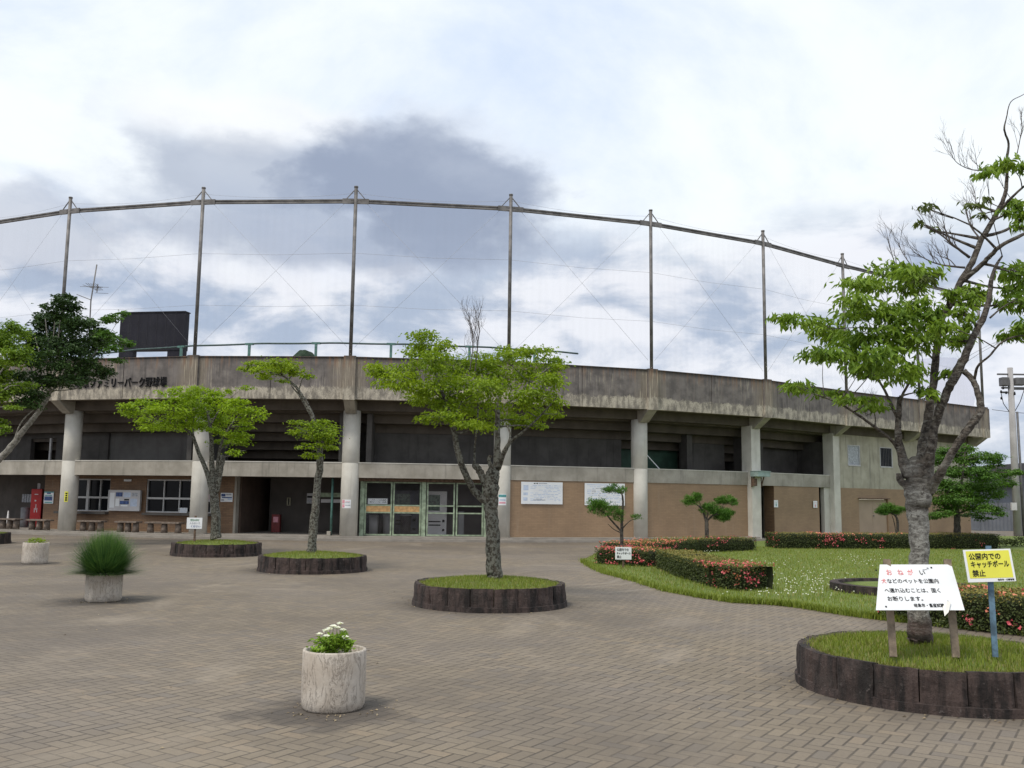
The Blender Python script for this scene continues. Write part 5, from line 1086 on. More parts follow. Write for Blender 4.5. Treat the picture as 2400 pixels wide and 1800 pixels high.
pine('slim pine with loose pads in front of the right white board', 24.6, [[(1457, 1305, .062), (1457, 1255, .05), (1458, 1215, .038), (1460, 1175, .03), (1455, 1150, .02), (1440, 1134, .012)], [(1456, 1245, .03), (1435, 1222, .026), (1420, 1205, .018), (1405, 1195, .01)], [(1457, 1250, .02), (1438, 1240, .012), (1425, 1228, .008)], [(1458, 1240, .018), (1475, 1222, .012), (1492, 1215, .007)], [(1458, 1225, .015), (1450, 1212, .01)]],
     [(1440, 1147, 20, 8), (1425, 1150, 12, 5), (1455, 1150, 12, 6), (1400, 1184, 22, 12), (1415, 1192, 22, 12), (1435, 1198, 18, 9), (1450, 1207, 13, 11), (1390, 1195, 12, 8), (1490, 1213, 12, 4)], 81, .55)
pine('pine with three flat pads rising behind the coral azalea hedge', 31.5, [[(1659, 1285, .095), (1657, 1255, .075), (1656, 1225, .07), (1653, 1212, .05)], [(1655, 1222, .045), (1648, 1200, .035), (1640, 1188, .026), (1625, 1178, .014)], [(1641, 1190, .016), (1640, 1172, .008)], [(1656, 1222, .045), (1668, 1210, .03), (1680, 1206, .02), (1700, 1208, .012)], [(1656, 1218, .03), (1660, 1200, .018)], [(1668, 1210, .014), (1690, 1195, .012), (1695, 1182, .008)]],
     [(1613, 1174, 14, 8), (1628, 1170, 16, 9), (1638, 1166, 8, 6), (1655, 1194, 16, 10), (1672, 1192, 16, 9), (1685, 1203, 16, 10), (1700, 1203, 14, 9), (1712, 1204, 9, 5), (1684, 1175, 12, 6), (1700, 1173, 14, 8), (1718, 1178, 10, 7), (1698, 1214, 12, 7)], 82)
pine('pine with a single flat pad beside the double door', 36.2, [[(2103, 1280, .08), (2104, 1235, .055), (2102, 1215, .045), (2092, 1204, .03), (2078, 1200, .014)], [(2100, 1250, .02), (2096, 1225, .018), (2090, 1206, .01)]],
     [(2064, 1196, 12, 7), (2080, 1192, 18, 8), (2096, 1196, 16, 8), (2112, 1196, 14, 6), (2072, 1203, 10, 5)], 83)

# ------------------------------------------------------------------ sign boards on the grass
def quad_plane(px, Y0, Y1): pass
# tilted white board: lower edge nearer the camera
bl_, br_ = W(2053, 1430, 7.72), W(2261, 1430, 7.72); tl_, tr_ = W(2063, 1326, 7.98), W(2231, 1325, 7.98)
wb = thing('notice_board', ((bl_.x + br_.x) / 2, 7.85, mound(.7)), 'white board on two wooden stakes asking visitors not to bring pets', 'notice board')
Wd_ = (br_ - bl_).length; up_ = ((tl_ + tr_) / 2 - (bl_ + br_) / 2); Hb_ = up_.length; rt_ = (br_ - bl_).normalized(); Wt_ = (tr_ - tl_).length
Mb = frame((bl_ + br_) / 2, rt_, up_)
# slightly narrower at the top, as photographed
mb = MB(); c = []
for i in range(8):
    x, y = (1 if i & 1 else -1), (1 if i & 2 else 0); w = (Wd_ if not y else Wt_) / 2; off = 0 if not y else ((tl_ + tr_) / 2 - (bl_ + br_) / 2).dot(rt_)
    c.append(Mb @ Vector((x * w + off, y * Hb_, 0 if i & 4 else -.006)))
mb.hexa(c); bd = mb.build('board', MAT['white'], wb)
mm = lambda u, v: (-Wd_ / 2 + u * Wd_, Hb_ * (1 - v))
S1 = .047
def wline(txt, u, v, w, mat, size=S1): x, y = mm(u, v); text('lettering', txt, size, mat, bd, Mb, x, y, width=w * Wd_, bold=.0001)
for ch, u in zip('おねが', (.25, .385, .50)): wline(ch, u, .235, .062, MAT['red'], .062)
wline('い', .635, .235, .06, MAT['ink'], .058)
wline('犬', .165, .415, .052, MAT['red']); wline('などのペットを公園内', .228, .415, .59, MAT['ink']); wline('へ連れ込むことは、固く', .165, .62, .635, MAT['ink']); wline('お断りします。', .165, .80, .40, MAT['ink']); wline('岐阜市・畜産試験', .445, .935, .34, MAT['ink'], .038)
mb = MB()
for u, v in ((.145, .135), (.80, .075), (.125, .93), (.845, .82)): x, y = mm(u, v); mb.lathe([(.007, 0), (.006, .004), (.001, .006)], 10, (0, 0, 0)) if False else mb.box(x - .006, x + .006, y - .006, y + .006, .001, .005, 0, Mb)
mb.build('screw', MAT['ink'], bd)
# faded face icon at the upper right: two dots and a curve
mb = MB(); x, y = mm(.70, .125); x2, y2 = mm(.755, .09)
mb.box(x - .006, x + .006, y - .006, y + .006, .0005, .003, 0, Mb); mb.box(x2 - .007, x2 + .007, y2 - .007, y2 + .007, .0005, .003, 0, Mb); mb.box(x + .008, x2 - .01, y + .002, y + .006, .0005, .003, 0, Mb); mb.build('emblem', MAT['greyp'], bd)
mb = MB(); q = [mm(.765, .93), mm(.742, 1.14), mm(.80, 1.06), mm(.835, .95), mm(.865, .85), mm(.82, .84)]
P0 = [Mb @ Vector((a, b, .006 + .004 * i)) for i, (a, b) in enumerate(q)]; P9 = [p + Mb.to_3x3() @ Vector((0, 0, -.0012)) for p in P0]; mb.face(P0); mb.face(P9[::-1]); mb.build('torn_sheet', MAT['paper'], bd)
mb = None
for px0, py0, px1, py1 in ((2078, 1312, 2093, 1522), (2220, 1312, 2240, 1524)):
    mb = MB(); a = W(px0, py0, 8.02); b = W(px1, py1, 7.82); mb.bar(b + Vector((0, 0, -.06)), a, .055, .05); mb.build('stake', MAT['stake'], wb)
# yellow board on a blue post
yb = thing('notice_board', (W(2330, 1500, 7.85).x, 7.85, mound(.6)), 'yellow board on a blue post forbidding playing catch in the park', 'notice board')
YY = 7.8; q = [W(2267, 1378 - 12, YY), W(2382, 1363, YY), W(2263, 1290, YY)]
q = [W(2270, 1365, YY), W(2382, 1362, YY - .02), W(2263, 1289, YY + .05)]
My = frame(q[0], q[1] - q[0], q[2] - q[0]); yw, yh = (q[1] - q[0]).length, (q[2] - q[0]).length
mb = MB(); mb.box(0, yw, 0, yh, -.008, 0, 0, My); b_ = mb.build('board', MAT['white'], yb)
mb = MB(); mb.box(yw * .045, yw * .955, yh * .115, yh * .955, .0004, .0016, 0, My); mb.build('yellow_panel', MAT['yellow'], b_)
for t_, u, v, w in (('公園内での', .09, .70, .665), ('キャッチボール', .10, .46, .80), ('禁止', .11, .185, .27)): text('lettering', t_, .058, MAT['ink'], b_, My, u * yw, v * yh, width=w * yw, bold=.0009, zoff=.003)
text('lettering', '岐阜市・公園管理', .016, MAT['ink'], b_, My, .62 * yw, .035 * yh, width=.34 * yw, zoff=.002)
mb = MB(); a = W(2321, 1280, YY + .06); b = W(2332, 1522, YY); mb.bar(b + Vector((0, 0, -.06)), a + Vector((0, .035, 0)), .042, .036); mb.build('post', MAT['bluestake'], yb)
def stake_sign(name, label, px0, px1, py0, py1, pyb, Y, lines, postmat):
    base = W((px0 + px1) / 2, pyb, Y); t = thing(name, (base.x, base.y, max(0, base.z)), label, 'sign')
    a, b, c_ = W(px0, py1, Y), W(px1, py1, Y), W(px0, py0, Y); M_ = frame(a, (b.x - a.x, 0, 0), (0, 0, 1)); w, h = (b - a).length, (c_ - a).length
    mb = MB(); mb.box(0, w, 0, h, -.01, 0, 0, M_); bo = mb.build('board', MAT['white'], t); mb = MB(); mb.box(.005, w - .005, -.012, -.002, -.006, .004, 0, M_); mb.build('trim', MAT['steel'], bo)
    for tx, u, v, ww, sz, m_ in lines: text('lettering', tx, sz, m_, bo, M_, u * w, v * h, width=ww * w, bold=.0012)
    mb = MB(); mb.bar((base.x, Y + .03, base.z - .05), (base.x, Y + .03, c_.z + .05), .045, .04); mb.build('post', postmat, t); return t
stake_sign('stake_sign', 'small white sign in front of the short pink azalea hedge', 1442, 1480, 1282, 1311, 1342, 22.4, [('公園内での', .10, .70, .72, .07, MAT['ink']), ('キャッチボール', .08, .42, .86, .06, MAT['ink']), ('禁止', .10, .12, .28, .07, MAT['ink'])], MAT['brownst'])
stake_sign('stake_sign', 'small white sign in the ring beside the yellow green tree', 437, 473, 1213, 1239, 1264, 25.2, [('芝生の中に', .22, .70, .60, .06, MAT['greenink']), ('入らないで', .18, .42, .68, .06, MAT['greyp']), ('ください', .25, .14, .62, .06, MAT['blue'])], MAT['brownst'])

# ------------------------------------------------------------------ things on and in front of the stadium
def fpanel(name, label, cat, k, d, px0, px1, py0, py1, mat, group=None, t=.02):
    M_ = fframe(k, d, px0, py1); s1, _ = FS(k, d, px1, py1); s0, z0 = FS(k, d, px0, py1); z1 = fz(k, d, px0, py0)
    w = (FP(k, s1, d, 0) - FP(k, s0, d, 0)).length; h = z1 - z0; mb = MB(); mb.box(0, w, 0, h, 0, t, 0, M_)
    o = mb.build(name, mat); tag(o, label, cat, group); return o, M_, w, h, t
def marks(o, M_, w, h, t, rects, name='print'):
    by = {}
    for u0, u1, v0, v1, m_ in rects: by.setdefault(m_, []).append((u0, u1, v0, v1))
    for m_, rr in by.items():
        mb = MB()
        for u0, u1, v0, v1 in rr: mb.box(u0 * w, u1 * w, v0 * h, v1 * h, t + .0005, t + .002, 0, M_)
        mb.build(name, MAT[m_], o)
rg = random.Random(21)
def textlines(n, u0, u1, v0, v1, mats):
    out = []
    for i in range(n):
        v = v1 - (v1 - v0) * (i + .5) / n; x = u0
        while x < u1 - .02:
            l = rg.uniform(.02, .12); out.append((x, min(u1, x + l), v, v + (v1 - v0) / n * rg.uniform(.3, .5), rg.choice(mats))); x += l + rg.uniform(.01, .03)
        if rg.random() < .2: pass
    return out
bk = [('left', 1221, 1318, 1130, 1181), ('right', 1370, 1464, 1133, 1184)]
o = fpanel('information_board', 'left of two large white information boards on the tan wall', 'board', 3, .90, 1221, 1318, 1129, 1181, MAT['white'], None)
marks(*o, [(.30, .34, .915, .955, 'ink'), (.36, .40, .915, .955, 'ink'), (.42, .62, .92, .95, 'greyp')] + textlines(11, .22, .95, .12, .86, ['paleb', 'paleb', 'white']) + [(.05, .17, .62, .85, 'paleb'), (.05, .16, .4, .52, 'paleb'), (.05, .15, .15, .3, 'paleb'), (.28, .58, .17, .2, 'greyp'), (.35, .5, .21, .25, 'paleb')])
o = fpanel('information_board', 'right of two large white information boards, partly behind the slim pine', 'board', 3, .90, 1370, 1464, 1132, 1184, MAT['white'], None)
marks(*o, [(.06, .7, .91, .94, 'paleb')] + textlines(10, .06, .92, .1, .86, ['paleb', 'paleb', 'white', 'greyp']))
o = fpanel('display_case', 'glazed case of posters on the brown tile between the office windows', 'display case', 0, DW - .10, 257, 329, 1150, 1195, MAT['cab'], None, .09)
marks(*o, [(.22, .44, .70, .92, 'blue'), (.47, .70, .66, .92, 'paleb'), (.74, .93, .72, .90, 'greyp'), (.03, .18, .12, .9, 'white'), (.36, .66, .30, .48, 'blue'), (.40, .62, .2, .27, 'white'), (.70, .92, .2, .60, 'paleb'), (.22, .34, .2, .6, 'white'), (.5, .66, .5, .58, 'ink')])
mb = MB(); M_, w, h, t = o[1:]
for a in ((-.02, w + .02, h, h + .03), (-.02, w + .02, -.03, 0), (-.03, 0, 0, h), (w, w + .03, 0, h)): mb.box(*a, 0, t + .02, 0, M_)
mb.build('frame', MAT['alu'], o[0])
o = fpanel('door_plate', 'small white nameplate high on the brown tile above the display case', 'nameplate', 0, DW - .02, 291, 308, 1123, 1128, MAT['white']); marks(*o, textlines(1, .1, .9, .2, .9, ['greyp']))
o = fpanel('poster', 'blue and white poster on the brown tile beside the red machine', 'poster', -1, DW - .02, 103, 125, 1152, 1180, MAT['white']); marks(*o, [(.05, .9, .25, .6, 'blue'), (.1, .85, .64, .72, 'teal'), (.3, .7, .8, .92, 'blue'), (.0, 1.0, .9, 1.0, 'teal'), (.1, .9, .05, .15, 'teal')])
o = fpanel('poster', 'blue and white poster on the brown tile right of the yellow green tree', 'poster', 1, DW - .02, 517, 545, 1155, 1176, MAT['white']); marks(*o, [(.05, .4, .6, .9, 'blue'), (.45, .9, .72, .9, 'greyp'), (.1, .95, .42, .55, 'blue'), (.6, .95, .2, .4, 'paleb'), (.05, .3, .1, .3, 'greyp')])
o = fpanel('notice', 'pale notice in the window right of the second column', 'notice', 1, DW + .02, 488, 500, 1157, 1176, MAT['cab']); marks(*o, textlines(4, .1, .9, .1, .9, ['pink', 'greyp']))
o = fpanel('notice', 'white sheet on the sill of the office window beside the second column', 'notice', 0, DW - .03, 421, 439, 1190, 1202, MAT['white']); marks(*o, textlines(4, .1, .9, .1, .9, ['paleb']))
def column_sign(name, label, k, px0, px1, py0, py1, mat, rects=None):
    p = ND(k, 1.05); px, py = (px0 + px1) / 2, (py0 + py1) / 2; r = ray(px, py); o_ = Vector((0, 0, HC)); R = .336
    A = r.x ** 2 + r.y ** 2; B = 2 * (r.x * (-p.x) + r.y * (-p.y)); C_ = p.x ** 2 + p.y ** 2 - R * R; disc = B * B - 4 * A * C_; t = (-B - math.sqrt(max(disc, 0))) / (2 * A); q = o_ + r * t
    ang = math.atan2(q.y - p.y, q.x - p.x); hw = (px1 - px0) / FPX * q.y / R / 2 / max(.35, abs(math.cos(ang + math.pi / 2))); z1, z0 = q.z + (py1 - py0) / 2 / FPX * q.y, q.z - (py1 - py0) / 2 / FPX * q.y
    def strip(nm, m_, u0, u1, v0, v1, rr):
        mb = MB(); n_ = 6
        for i in range(n_):
            a0_, a1_ = ang - hw + 2 * hw * (u0 + (u1 - u0) * i / n_), ang - hw + 2 * hw * (u0 + (u1 - u0) * (i + 1) / n_)
            g = lambda a, z, r_: Vector((p.x + r_ * math.cos(a), p.y + r_ * math.sin(a), z)); za, zb = z0 + (z1 - z0) * v0, z0 + (z1 - z0) * v1
            mb.hexa([g(a0_, za, rr), g(a1_, za, rr), g(a0_, za, rr - .004), g(a1_, za, rr - .004), g(a0_, zb, rr), g(a1_, zb, rr), g(a0_, zb, rr - .004), g(a1_, zb, rr - .004)])
        return mb.build(nm, m_)
    o = strip(name, mat, 0, 1, 0, 1, R + .002); tag(o, label, 'sign')
    for u0, u1, v0, v1, m_ in rects or []:
        x = strip('print', MAT[m_], u0, u1, v0, v1, R + .005); x.parent = o
    return o
column_sign('column_sign', 'narrow yellow sign with black characters on the leftmost column', 0, 151, 159, 1152, 1176, MAT['yellow'], [(.25, .8, .1, .25, 'ink'), (.25, .8, .3, .46, 'ink'), (.3, .75, .52, .68, 'ink'), (.25, .8, .74, .88, 'ink')])
column_sign('column_sign', 'pink and white notices on the column left of the green gates', 2, 800, 822, 1171, 1191, MAT['white'], [(.04, .34, .55, .95, 'pink'), (.04, .34, .08, .45, 'pink'), (.42, .9, .6, .68, 'greyp'), (.42, .9, .75, .8, 'pink'), (.42, .95, .3, .4, 'greyp')])
column_sign('column_sign', 'white notice with a teal bar on the column right of the green gates', 3, 1168, 1187, 1158, 1184, MAT['white'], [(0.02, .98, .72, .95, 'teal'), (.1, .9, .4, .55, 'paleb'), (.1, .9, .15, .3, 'pink')])
o = fpanel('toilet_sign', 'small white sign with a blue figure on the tan wall by the left doorway', 'sign', 5, .90, 1814, 1823, 1172, 1189, MAT['white']); marks(*o, [(.38, .62, .15, .5, 'teal'), (.42, .58, .55, .65, 'teal'), (.1, .9, .72, .76, 'greyp')])
o = fpanel('toilet_sign', 'small white sign with a pink figure on the tan wall by the right doorway', 'sign', 5, .90, 1906, 1915, 1174, 1190, MAT['white']); marks(*o, [(.35, .65, .12, .4, 'pink'), (.42, .58, .44, .56, 'pink'), (.1, .9, .72, .76, 'pink')])
o = fpanel('gate_sign', 'white sign hung inside the left pair of green gates', 'sign', 2, DG + .12, 862, 908, 1168, 1181, MAT['white']); marks(*o, textlines(2, .1, .92, .1, .85, ['ink', 'greyp', 'white']))
o = fpanel('wall_notice', 'dim grey notice on the passage wall right of the brown tiled pier', 'notice', 1, 2.9, 556, 568, 1157, 1173, MAT['greyp'])
o = fpanel('wall_panel', 'pale upright control panel on the dark back wall of the entrance', 'panel', 1, 4.17, 672, 681, 1166, 1185, simple('pale_panel', (.30, .28, .20), .6)); marks(*o, [(.35, .65, .1, .9, 'ink')])
o = fpanel('grey_notice', 'row of grey sheets on the dark wall left of the red machine', 'notice', -1, 3.15, 52, 74, 1158, 1177, MAT['greyp'], None); marks(*o, [(.2, .24, 0, 1, 'ink'), (.45, .5, 0, 1, 'ink'), (.72, .76, 0, 1, 'ink')])
o = fpanel('wall_notice', 'white framed notice on the entrance back wall beside the thin tree', 'notice', 1, 4.1, 719, 735, 1156, 1180, MAT['cab']); marks(*o, [(.05, .95, .55, .75, 'ink'), (.1, .9, .1, .35, 'greyp')])
# hood over the doorway at column five
M_ = fframe(5, .60, 1763, 1120); mb = MB(); w = 46 / FPX * 40.2
hd = tag(MB().box(0, 1, 0, 1, 0, 1).build('x', MAT['hood']), None) if False else None
hb = thing('door_hood', M_ @ Vector((0, 0, 0)), 'pale green box hood on rusty brackets beside the right doorway column', 'hood')
mb.box(0, w, .06, .27, -.1, .30, 0, M_); mb.box(-.02, w + .02, .272, .30, -.1, .33, 0, M_); mb.build('cover', MAT['hood'], hb, .008)
mb = MB()
for x in (.08, w - .12): mb.bar(M_ @ Vector((x, .06, .05)), M_ @ Vector((x, -.38, -.1)), .04); mb.bar(M_ @ Vector((x, -.38, -.1)), M_ @ Vector((x, .05, -.1)), .04)
mb.box(.06, .26, -.34, -.02, -.08, .05, 0, M_); mb.build('bracket', MAT['brownst'], hb)
# red machine, benches, bins, cabinets inside
def oriented(px, py, k, d, z=.15):
    s = fs(k, d, px, py); p = FP(k, s, d, z); t = (ND(k + 1, d) - ND(k, d)).normalized(); return frame(p, t, (0, 0, 1))
Mv = oriented(87, 1200, -1, 2.6); Mv = Mv @ Matrix.Rotation(math.radians(38), 4, 'Y')
vm = thing('vending_machine', Mv.translation, 'red drinks machine standing at the left end of the ticket office wall', 'vending machine')
mb = MB(); mb.box(-.21, .21, .03, 1.62, -.26, .3, 0, Mv); bd_ = mb.build('body', MAT['sred'], vm, .02); mb = MB(); mb.box(-.19, .19, 0, .03, -.24, .28, 0, Mv); mb.build('foot', MAT['ink'], vm)
mb = MB(); mb.lathe([(.08, 0), (.08, .006)], 20); mb2 = MB()
for x0, x1, y0, y1 in ((-.08, .06, 1.38, 1.41), (-.06, .0, 1.1, 1.16), (-.01, .015, .74, .98), (-.06, -.035, .64, .82), (.035, .06, .64, .82)): mb2.box(x0, x1, y0, y1, .303, .308, 0, Mv)
mb2.build('lettering', MAT['white'], bd_)
mb = MB(); mb.box(-.05, .06, 1.622, 1.86, -.06, .05, 0, Mv); tag(mb.build('paper_roll', MAT['cab']), 'white paper roll standing on top of the red drinks machine', 'paper roll')
def bench(px, k, d, wpx, label, first=[None]):
    M_ = oriented(px, 1240, k, d, .085 if d < .5 else .15); L_ = wpx / FPX * 37.5
    b = thing('bench', M_.translation, label, 'bench', 'low benches in front of the ticket office'); h = .36
    mb = MB(); mb.box(-L_ / 2, L_ / 2, h, h + .06, -.2, .2, 0, M_); mb.build('seat', MAT['wood'], b, .008)
    for x in (-L_ / 2 + .14, 0, L_ / 2 - .14):
        mb = MB(); mb.tube([M_ @ Vector((x, 0, 0)), M_ @ Vector((x, h - .002, 0))], [.13, .105], 10); mb.build('leg', MAT['wood'], b)
bench(22, -1, .75, 60, 'grey wooden bench at the left edge, before the dark recess'); bench(92, -1, .75, 64, 'grey wooden bench in front of the red machine')
bench(215, 0, .95, 62, 'wooden bench right of the leftmost column'); bench(300, 0, .95, 56, 'wooden bench under the poster display case'); bench(385, 0, .95, 86, 'long wooden bench under the right office window')
def bin_(px, k, d, r, h, label, mat, lid=True, z=.15):
    M_ = oriented(px, 1245, k, d, z); p = M_.translation; b = thing('rubbish_bin', p, label, 'bin')
    mb = MB(); mb.lathe([(r * .85, 0), (r, h)], 20, p); mb.build('body', mat, b)
    if lid: mb = MB(); mb.lathe([(r * 1.05, 0), (r * 1.05, .03), (r * .8, .06), (.02, .07)], 20, p + Vector((0, 0, h))); mb.build('lid', MAT['binm'], b)
bin_(875, 2, 2.0, .19, .72, 'grey bin behind the first gate leaf, left of the black bin', MAT['binm']); bin_(908, 2, 2.2, .19, .76, 'grey bin behind the left gates, right of the black bin', MAT['binm']); bin_(893, 2, 2.5, .16, .62, 'black bin between two grey bins behind the left gates', MAT['ink'], False)
bin_(950, 2, 2.4, .22, .75, 'dark bin behind the second gate leaf', simple('dark_brown_bin', (.05, .04, .042), .6), True)
bin_(55, -1, 2.4, .17, .78, 'slatted grey bin left of the red machine', MAT['binm'])
def cabinet(px, k, d, w, dp, h, label, mat, name='cabinet', slots=True):
    M_ = oriented(px, 1240, k, d); c_ = thing(name, M_.translation, label, name.replace('_', ' '))
    mb = MB(); mb.box(-w / 2, w / 2, .04, h, -dp / 2, dp / 2, 0, M_); b_ = mb.build('body', mat, c_, .012)
    if slots:
        mb = MB(); mb.box(-w * .42, w * .15, h * .56, h * .92, dp / 2 + .001, dp / 2 + .008, 0, M_); mb.build('display_window', simple('dim_display', (.06, .09, .07), .2, .5, 12), b_)
        mb = MB()
        for y in (.22, .30): mb.box(-w * .4, w * .2, h * y, h * (y + .03), dp / 2 + .001, dp / 2 + .006, 0, M_)
        mb.box(w * .28, w * .4, h * .30, h * .36, dp / 2 + .001, dp / 2 + .006, 0, M_); mb.box(w * .28, w * .4, h * .1, h * .15, dp / 2 + .001, dp / 2 + .006, 0, M_); mb.build('slot', MAT['ink'], b_)
    mb = MB(); mb.box(-w * .45, w * .45, 0, .04, -dp * .45, dp * .45, 0, M_); mb.build('plinth', MAT['ink'], c_)
cabinet(1022, 2, 2.5, .78, .6, 1.72, 'pale drinks machine behind the right pair of green gates', MAT['cab'], 'drinks_machine')
cabinet(950, 2, 3.2, 1.0, .6, 1.75, 'dark blue display machine behind the second gate leaf', simple('navy_machine', (.035, .035, .06), .5), 'display_machine')
cabinet(885, 2, 3.3, .9, .5, 1.45, 'dark blue cabinet at the back behind the first gate leaf', simple('navy_cabinet', (.04, .04, .055), .6), 'cabinet', False)
cabinet(1080, 2, 2.4, .22, .3, .95, 'narrow grey bin box behind the last gate leaf', MAT['binm'], 'bin_box', False)
M_ = oriented(647, 1240, 1, 3.6); fe = thing('extinguisher_box', M_.translation, 'dark red fire extinguisher box on the entrance floor', 'extinguisher box'); mb = MB(); mb.box(-.17, .17, 0, .72, -.1, .1, 0, M_); mb.build('box', simple('dark_red_paint', (.16, .014, .014), .5), fe, .01); mb = MB(); mb.box(-.1, .1, .4, .62, .101, .106, 0, M_); mb.build('label', MAT['pink'], fe)
M_ = oriented(771, 1250, 1, 1.3); bx = thing('stone_block', M_.translation, 'pale stone block at the foot of the green drain pipe', 'block'); mb = MB(); mb.box(-.07, .07, 0, .16, -.08, .08, 0, M_); mb.build('block', MAT['conc'], bx, .01)
M_ = oriented(18, 1220, -1, 1.5); cn = thing('traffic_cone', M_.translation, 'small white cone behind the leftmost bench', 'cone'); mb = MB(); p = M_.translation; mb.lathe([(.14, .025), (.07, .05), (.025, .70), (.0, .71)], 16, p); mb.build('cone', MAT['cab'], cn); mb = MB(); mb.box(-.17, .17, 0, .025, -.17, .17, 0, M_); mb.build('base', MAT['binm'], cn)

# ------------------------------------------------------------------ beyond and beside the stand
SY = 118.0
sb = thing('scoreboard', (W(350, 1160, SY).x, SY, 0), 'big black scoreboard on two legs behind the stand, left of the second pole', 'scoreboard')
x0, x1 = W(266, 800, SY).x, W(430, 800, SY).x; zt_, zb_ = W(430, 731, SY).z, W(430, 820, SY).z
yaw = Matrix.Translation((x1, SY, 0)) @ Matrix.Rotation(math.radians(-9), 4, 'Z') @ Matrix.Translation((-x1, -SY, 0))
mb = MB(); mb.box(x0, x1, SY, SY + 1.2, zb_, zt_, 0, yaw); pn = mb.build('panel', MAT['black'], sb)
mb = MB()
for i in range(1, 7): x = x0 + (x1 - x0) * i / 7; mb.box(x - .03, x + .03, SY - .03, SY - .002, zb_, zt_, 0, yaw)
mb.box(x0 - .1, x1 + .1, SY - .12, SY + 1.3, zt_ + .01, zt_ + .12, 0, yaw); mb.build('trim', simple('black_trim', (.03, .03, .038), .7), pn)
xa = W(388, 830, SY).x
for a, b in ((xa, x1), (x0, x0 + (x1 - xa) * .9)): mb = MB(); mb.box(a, b, SY + .1, SY + 1.0, -.05, zb_ - .005, 0, yaw); mb.build('leg', MAT['black'], sb)
an = W(208, 850, 41); at_ = thing('roof_antenna', (an.x, 41, 5.0), 'television antenna mast with spread rods above the left end of the stand', 'antenna')
mb = MB(); top = W(227, 620, 41); mid = W(213, 705, 41); mb.tube([(an.x, 41, 5.0), mid, top], .028, 8); mb.build('mast', MAT['steel'], at_)
c = W(220, 673, 41); mb = MB(); mb.bar(c + Vector((-.35, .2, .06)), c + Vector((.45, -.15, -.03)), .03)
for i, l in enumerate((.55, .5, .45, .42, .4)):
    o_ = c.lerp(c + Vector((.42, -.15, -.03)), i / 4 * 1.0 - .35); mb.bar(o_ + Vector((-.25 * l, -.5 * l, .12)), o_ + Vector((.25 * l, .5 * l, -.1)), .014)
mb.bar(c + Vector((-.62, 0, .02)), c + Vector((.66, 0, 0)), .014); mb.bar(c + Vector((.05, 0, -.26)), c + Vector((.66, 0, -.28)), .014); mb.bar(c + Vector((-.5, 0, .1)), c + Vector((-.05, 0, -.05)), .02)
mb.bar(c + Vector((.17, 0, .15)), c + Vector((.15, 0, -.24)), .03); mb.bar(c + Vector((.26, 0, .02)), c + Vector((.08, 0, -.12)), .02); mb.build('rods', MAT['steel'], at_)
mb = MB(); mb.bar(W(213, 703, 41), W(180, 690, 41.4), .03); mb.build('stay', MAT['steel'], at_)
# blue cover and violet net behind the right part of the parapet
tp = FP(6, .2, 1.6, 0); mb = MB()
rows = []
for j in range(9):
    r_ = []
    for i in range(19):
        u, v = i / 18, j / 8; p = FP(6, u * .95, 0, 0); q = W(2012 + u * 130, 1000, 60); h = (math.sin(math.pi * min(1, u * 2.3)) ** .7 if u < .43 else 0) * .22
        b = Vector((p.x, p.y, 0)) + NRM[6] * (1.1 + v * 2.0); r_.append(Vector((b.x, b.y, 6.74 + (h + .12) * math.sin(math.pi * v) + .01)))
    rows.append(r_)
for j in range(8):
    for i in range(18): mb.face([rows[j][i], rows[j][i + 1], rows[j + 1][i + 1], rows[j + 1][i]], smooth=True)
ct = mb.build('tarpaulin', MAT['tarp']); tag(ct, 'blue tarpaulin bulging just above the parapet behind the cherry tree', 'tarpaulin')
sn = []
for u, zt in ((0.0, 7.4), (.2, 8.3), (.4, 8.8), (.6, 8.9), (.8, 8.8), (.9, 8.2), (1.0, 7.0)):
    a = W(2085 + u * 190, 900, 55); sn.append((a.x, a.y, zt + 1.4))
mb = MB()
for i in range(len(sn) - 1):
    a, b = sn[i], sn[i + 1]
    for j in range(4): f0, f1 = j / 4, (j + 1) / 4; g = lambda q, f: Vector((q[0], q[1] + .5 * math.sin(f * 3 + q[0]), 6.0 + (q[2] - 6.0) * f)); mb.face([g(a, f0), g(b, f0), g(b, f1), g(a, f1)], smooth=True)
tag(mb.build('safety_net', MAT['net']), 'faint violet safety net hanging behind the limbs of the cherry tree', 'net')
UY = 50.0; ub = W(2384, 1262, UY)
up = thing('utility_pole', (ub.x, UY, 0), 'grey concrete utility pole with transformer at the right edge', 'utility pole')
mb = MB(); tpz = W(2367, 862, UY); mb.tube([(ub.x + .05, UY, -.05), (tpz.x, UY, tpz.z)], [.21, .14], 14); mb.build('pole', MAT['polec'], up)
mb = MB(); mb.tube([(ub.x + .38, UY, -.05), W(2384, 965, UY)], [.07, .06], 8); mb.build('conduit', MAT['trafo'], up)
z = W(2370, 890, UY).z; xx = tpz.x
mb = MB(); mb.box(xx - .55, xx - .14, UY - .2, UY + .2, z - .35, z + .12); mb.box(xx + .16, xx + .75, UY - .25, UY + .25, z - .3, z + .1); mb.build('transformer', MAT['trafo'], up, .05)
mb = MB(); mb.box(xx - .7, xx + .9, UY - .05, UY + .05, z + .25, z + .33); mb.box(xx - .5, xx + .8, UY - .08, UY + .08, z - .48, z - .4); z2 = W(2370, 920, UY).z; mb.box(xx - .55, xx + .2, UY - .05, UY + .05, z2 - .04, z2 + .05); mb.box(xx + .15, xx + 1.0, UY - .05, UY + .05, z2 + .15, z2 + .22); mb.build('crossarm', MAT['trafo'], up)
for dx, dz in ((-.62, 0), (-.5, .2), (-.35, -.05), (.1, -.1), (-.62, -.35)):
    mb = MB(); mb.lathe([(.02, 0), (.06, .03), (.05, .12), (.02, .16)], 8, (xx + dx, UY - .15, z - .75 + dz)); mb.build('insulator', MAT['ink'], up)
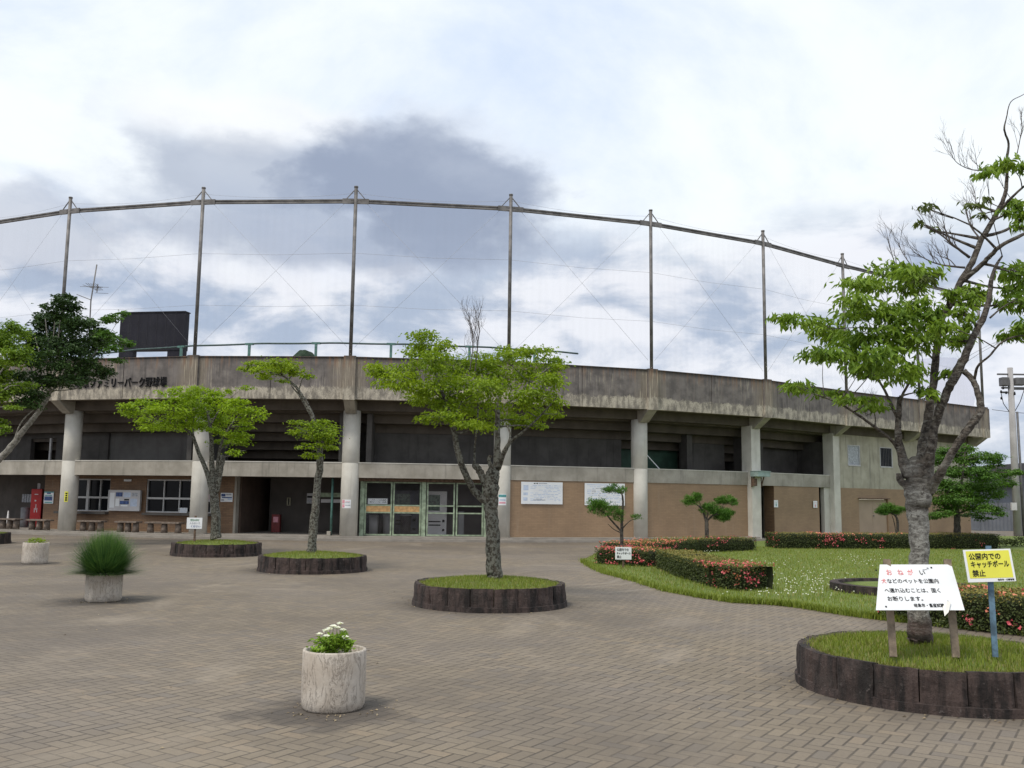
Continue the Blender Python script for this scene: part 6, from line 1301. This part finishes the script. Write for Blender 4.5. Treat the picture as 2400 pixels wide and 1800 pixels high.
mb = MB(); mb.tube([(xx - .55, UY, z2), (xx - .45, UY, z2 - .6), (xx - .12, UY, z2 - 1.1)], .02, 5); mb.tube([(xx + .7, UY, z2 + .15), (xx + .45, UY, z2 - .5), (xx + .15, UY, z2 - 1.0)], .02, 5); e = W(2325, 960, 51); e2 = W(2480, 975, 52)
mb.tube([(xx, UY, W(2370, 966, UY).z), (e.x, 51, e.z)], .014, 5); mb.tube([(xx, UY, W(2370, 966, UY).z), (e2.x, 52, e2.z)], .014, 5); mb.build('cable', MAT['ink'], up)
mb = MB(); b_ = W(2377, 1187, UY - .3); mb.box(b_.x - .14, b_.x + .14, UY - .32, UY - .2, b_.z - .2, b_.z + .2); mb.build('meter_box', MAT['cab'], up)
sx = W(2300, 1200, 62); shd = thing('shed', (W(2400, 1200, 62).x, 62, 0), 'grey corrugated shed with a dark sloping roof behind the utility pole', 'shed')
xl = W(2296, 1200, 62).x; ze, zr = W(2350, 1135, 62).z, W(2420, 1090, 62).z; zl = W(2300, 1178, 62).z
xm = W(2372, 1112, 62).x; xr = 2 * W(2420, 1060, 62).x - xm; mb = MB()
for (a, b, h) in ((xl, xm - .02, zl), (xm, xr, ze)):
    n = int((b - a) / .12)
    for i in range(n): u, v = a + (b - a) * i / n, a + (b - a) * (i + 1) / n; o_ = .04 * (i % 2); mb.face([(u, 62 + o_, -.05), (v, 62 + .04 - o_, -.05), (v, 62 + .04 - o_, h), (u, 62 + o_, h)])
mb.box(xl, xr, 62.06, 70, -.05, zl - .1); mb.box(xm, xr, 62.06, 70, zl - .09, ze); mb.build('wall', MAT['shedw'], shd)
xR = W(2420, 1060, 62).x; mb = MB()
for (xa_, za_, xb_, zb2) in ((xm - .5, ze - .15, xR, zr), (xR, zr, xr + .5, ze - .15)):
    c = [Vector((xb_ if i & 1 else xa_, 70.5 if i & 2 else 61.5, (zb2 if i & 1 else za_) + (.18 if i & 4 else 0))) for i in range(8)]; mb.hexa(c)
mb.build('roof', MAT['shedr'], shd)
mb = MB(); mb.face([(xm, 61.98, ze - .02), (xr, 61.98, ze - .02), (xR, 61.98, zr - .01)]); mb.face([(xr, 69.9, ze - .02), (xm, 69.9, ze - .02), (xR, 69.9, zr - .01)]); mb.build('gable', MAT['shedw'], shd)
bpy.context.view_layer.update()
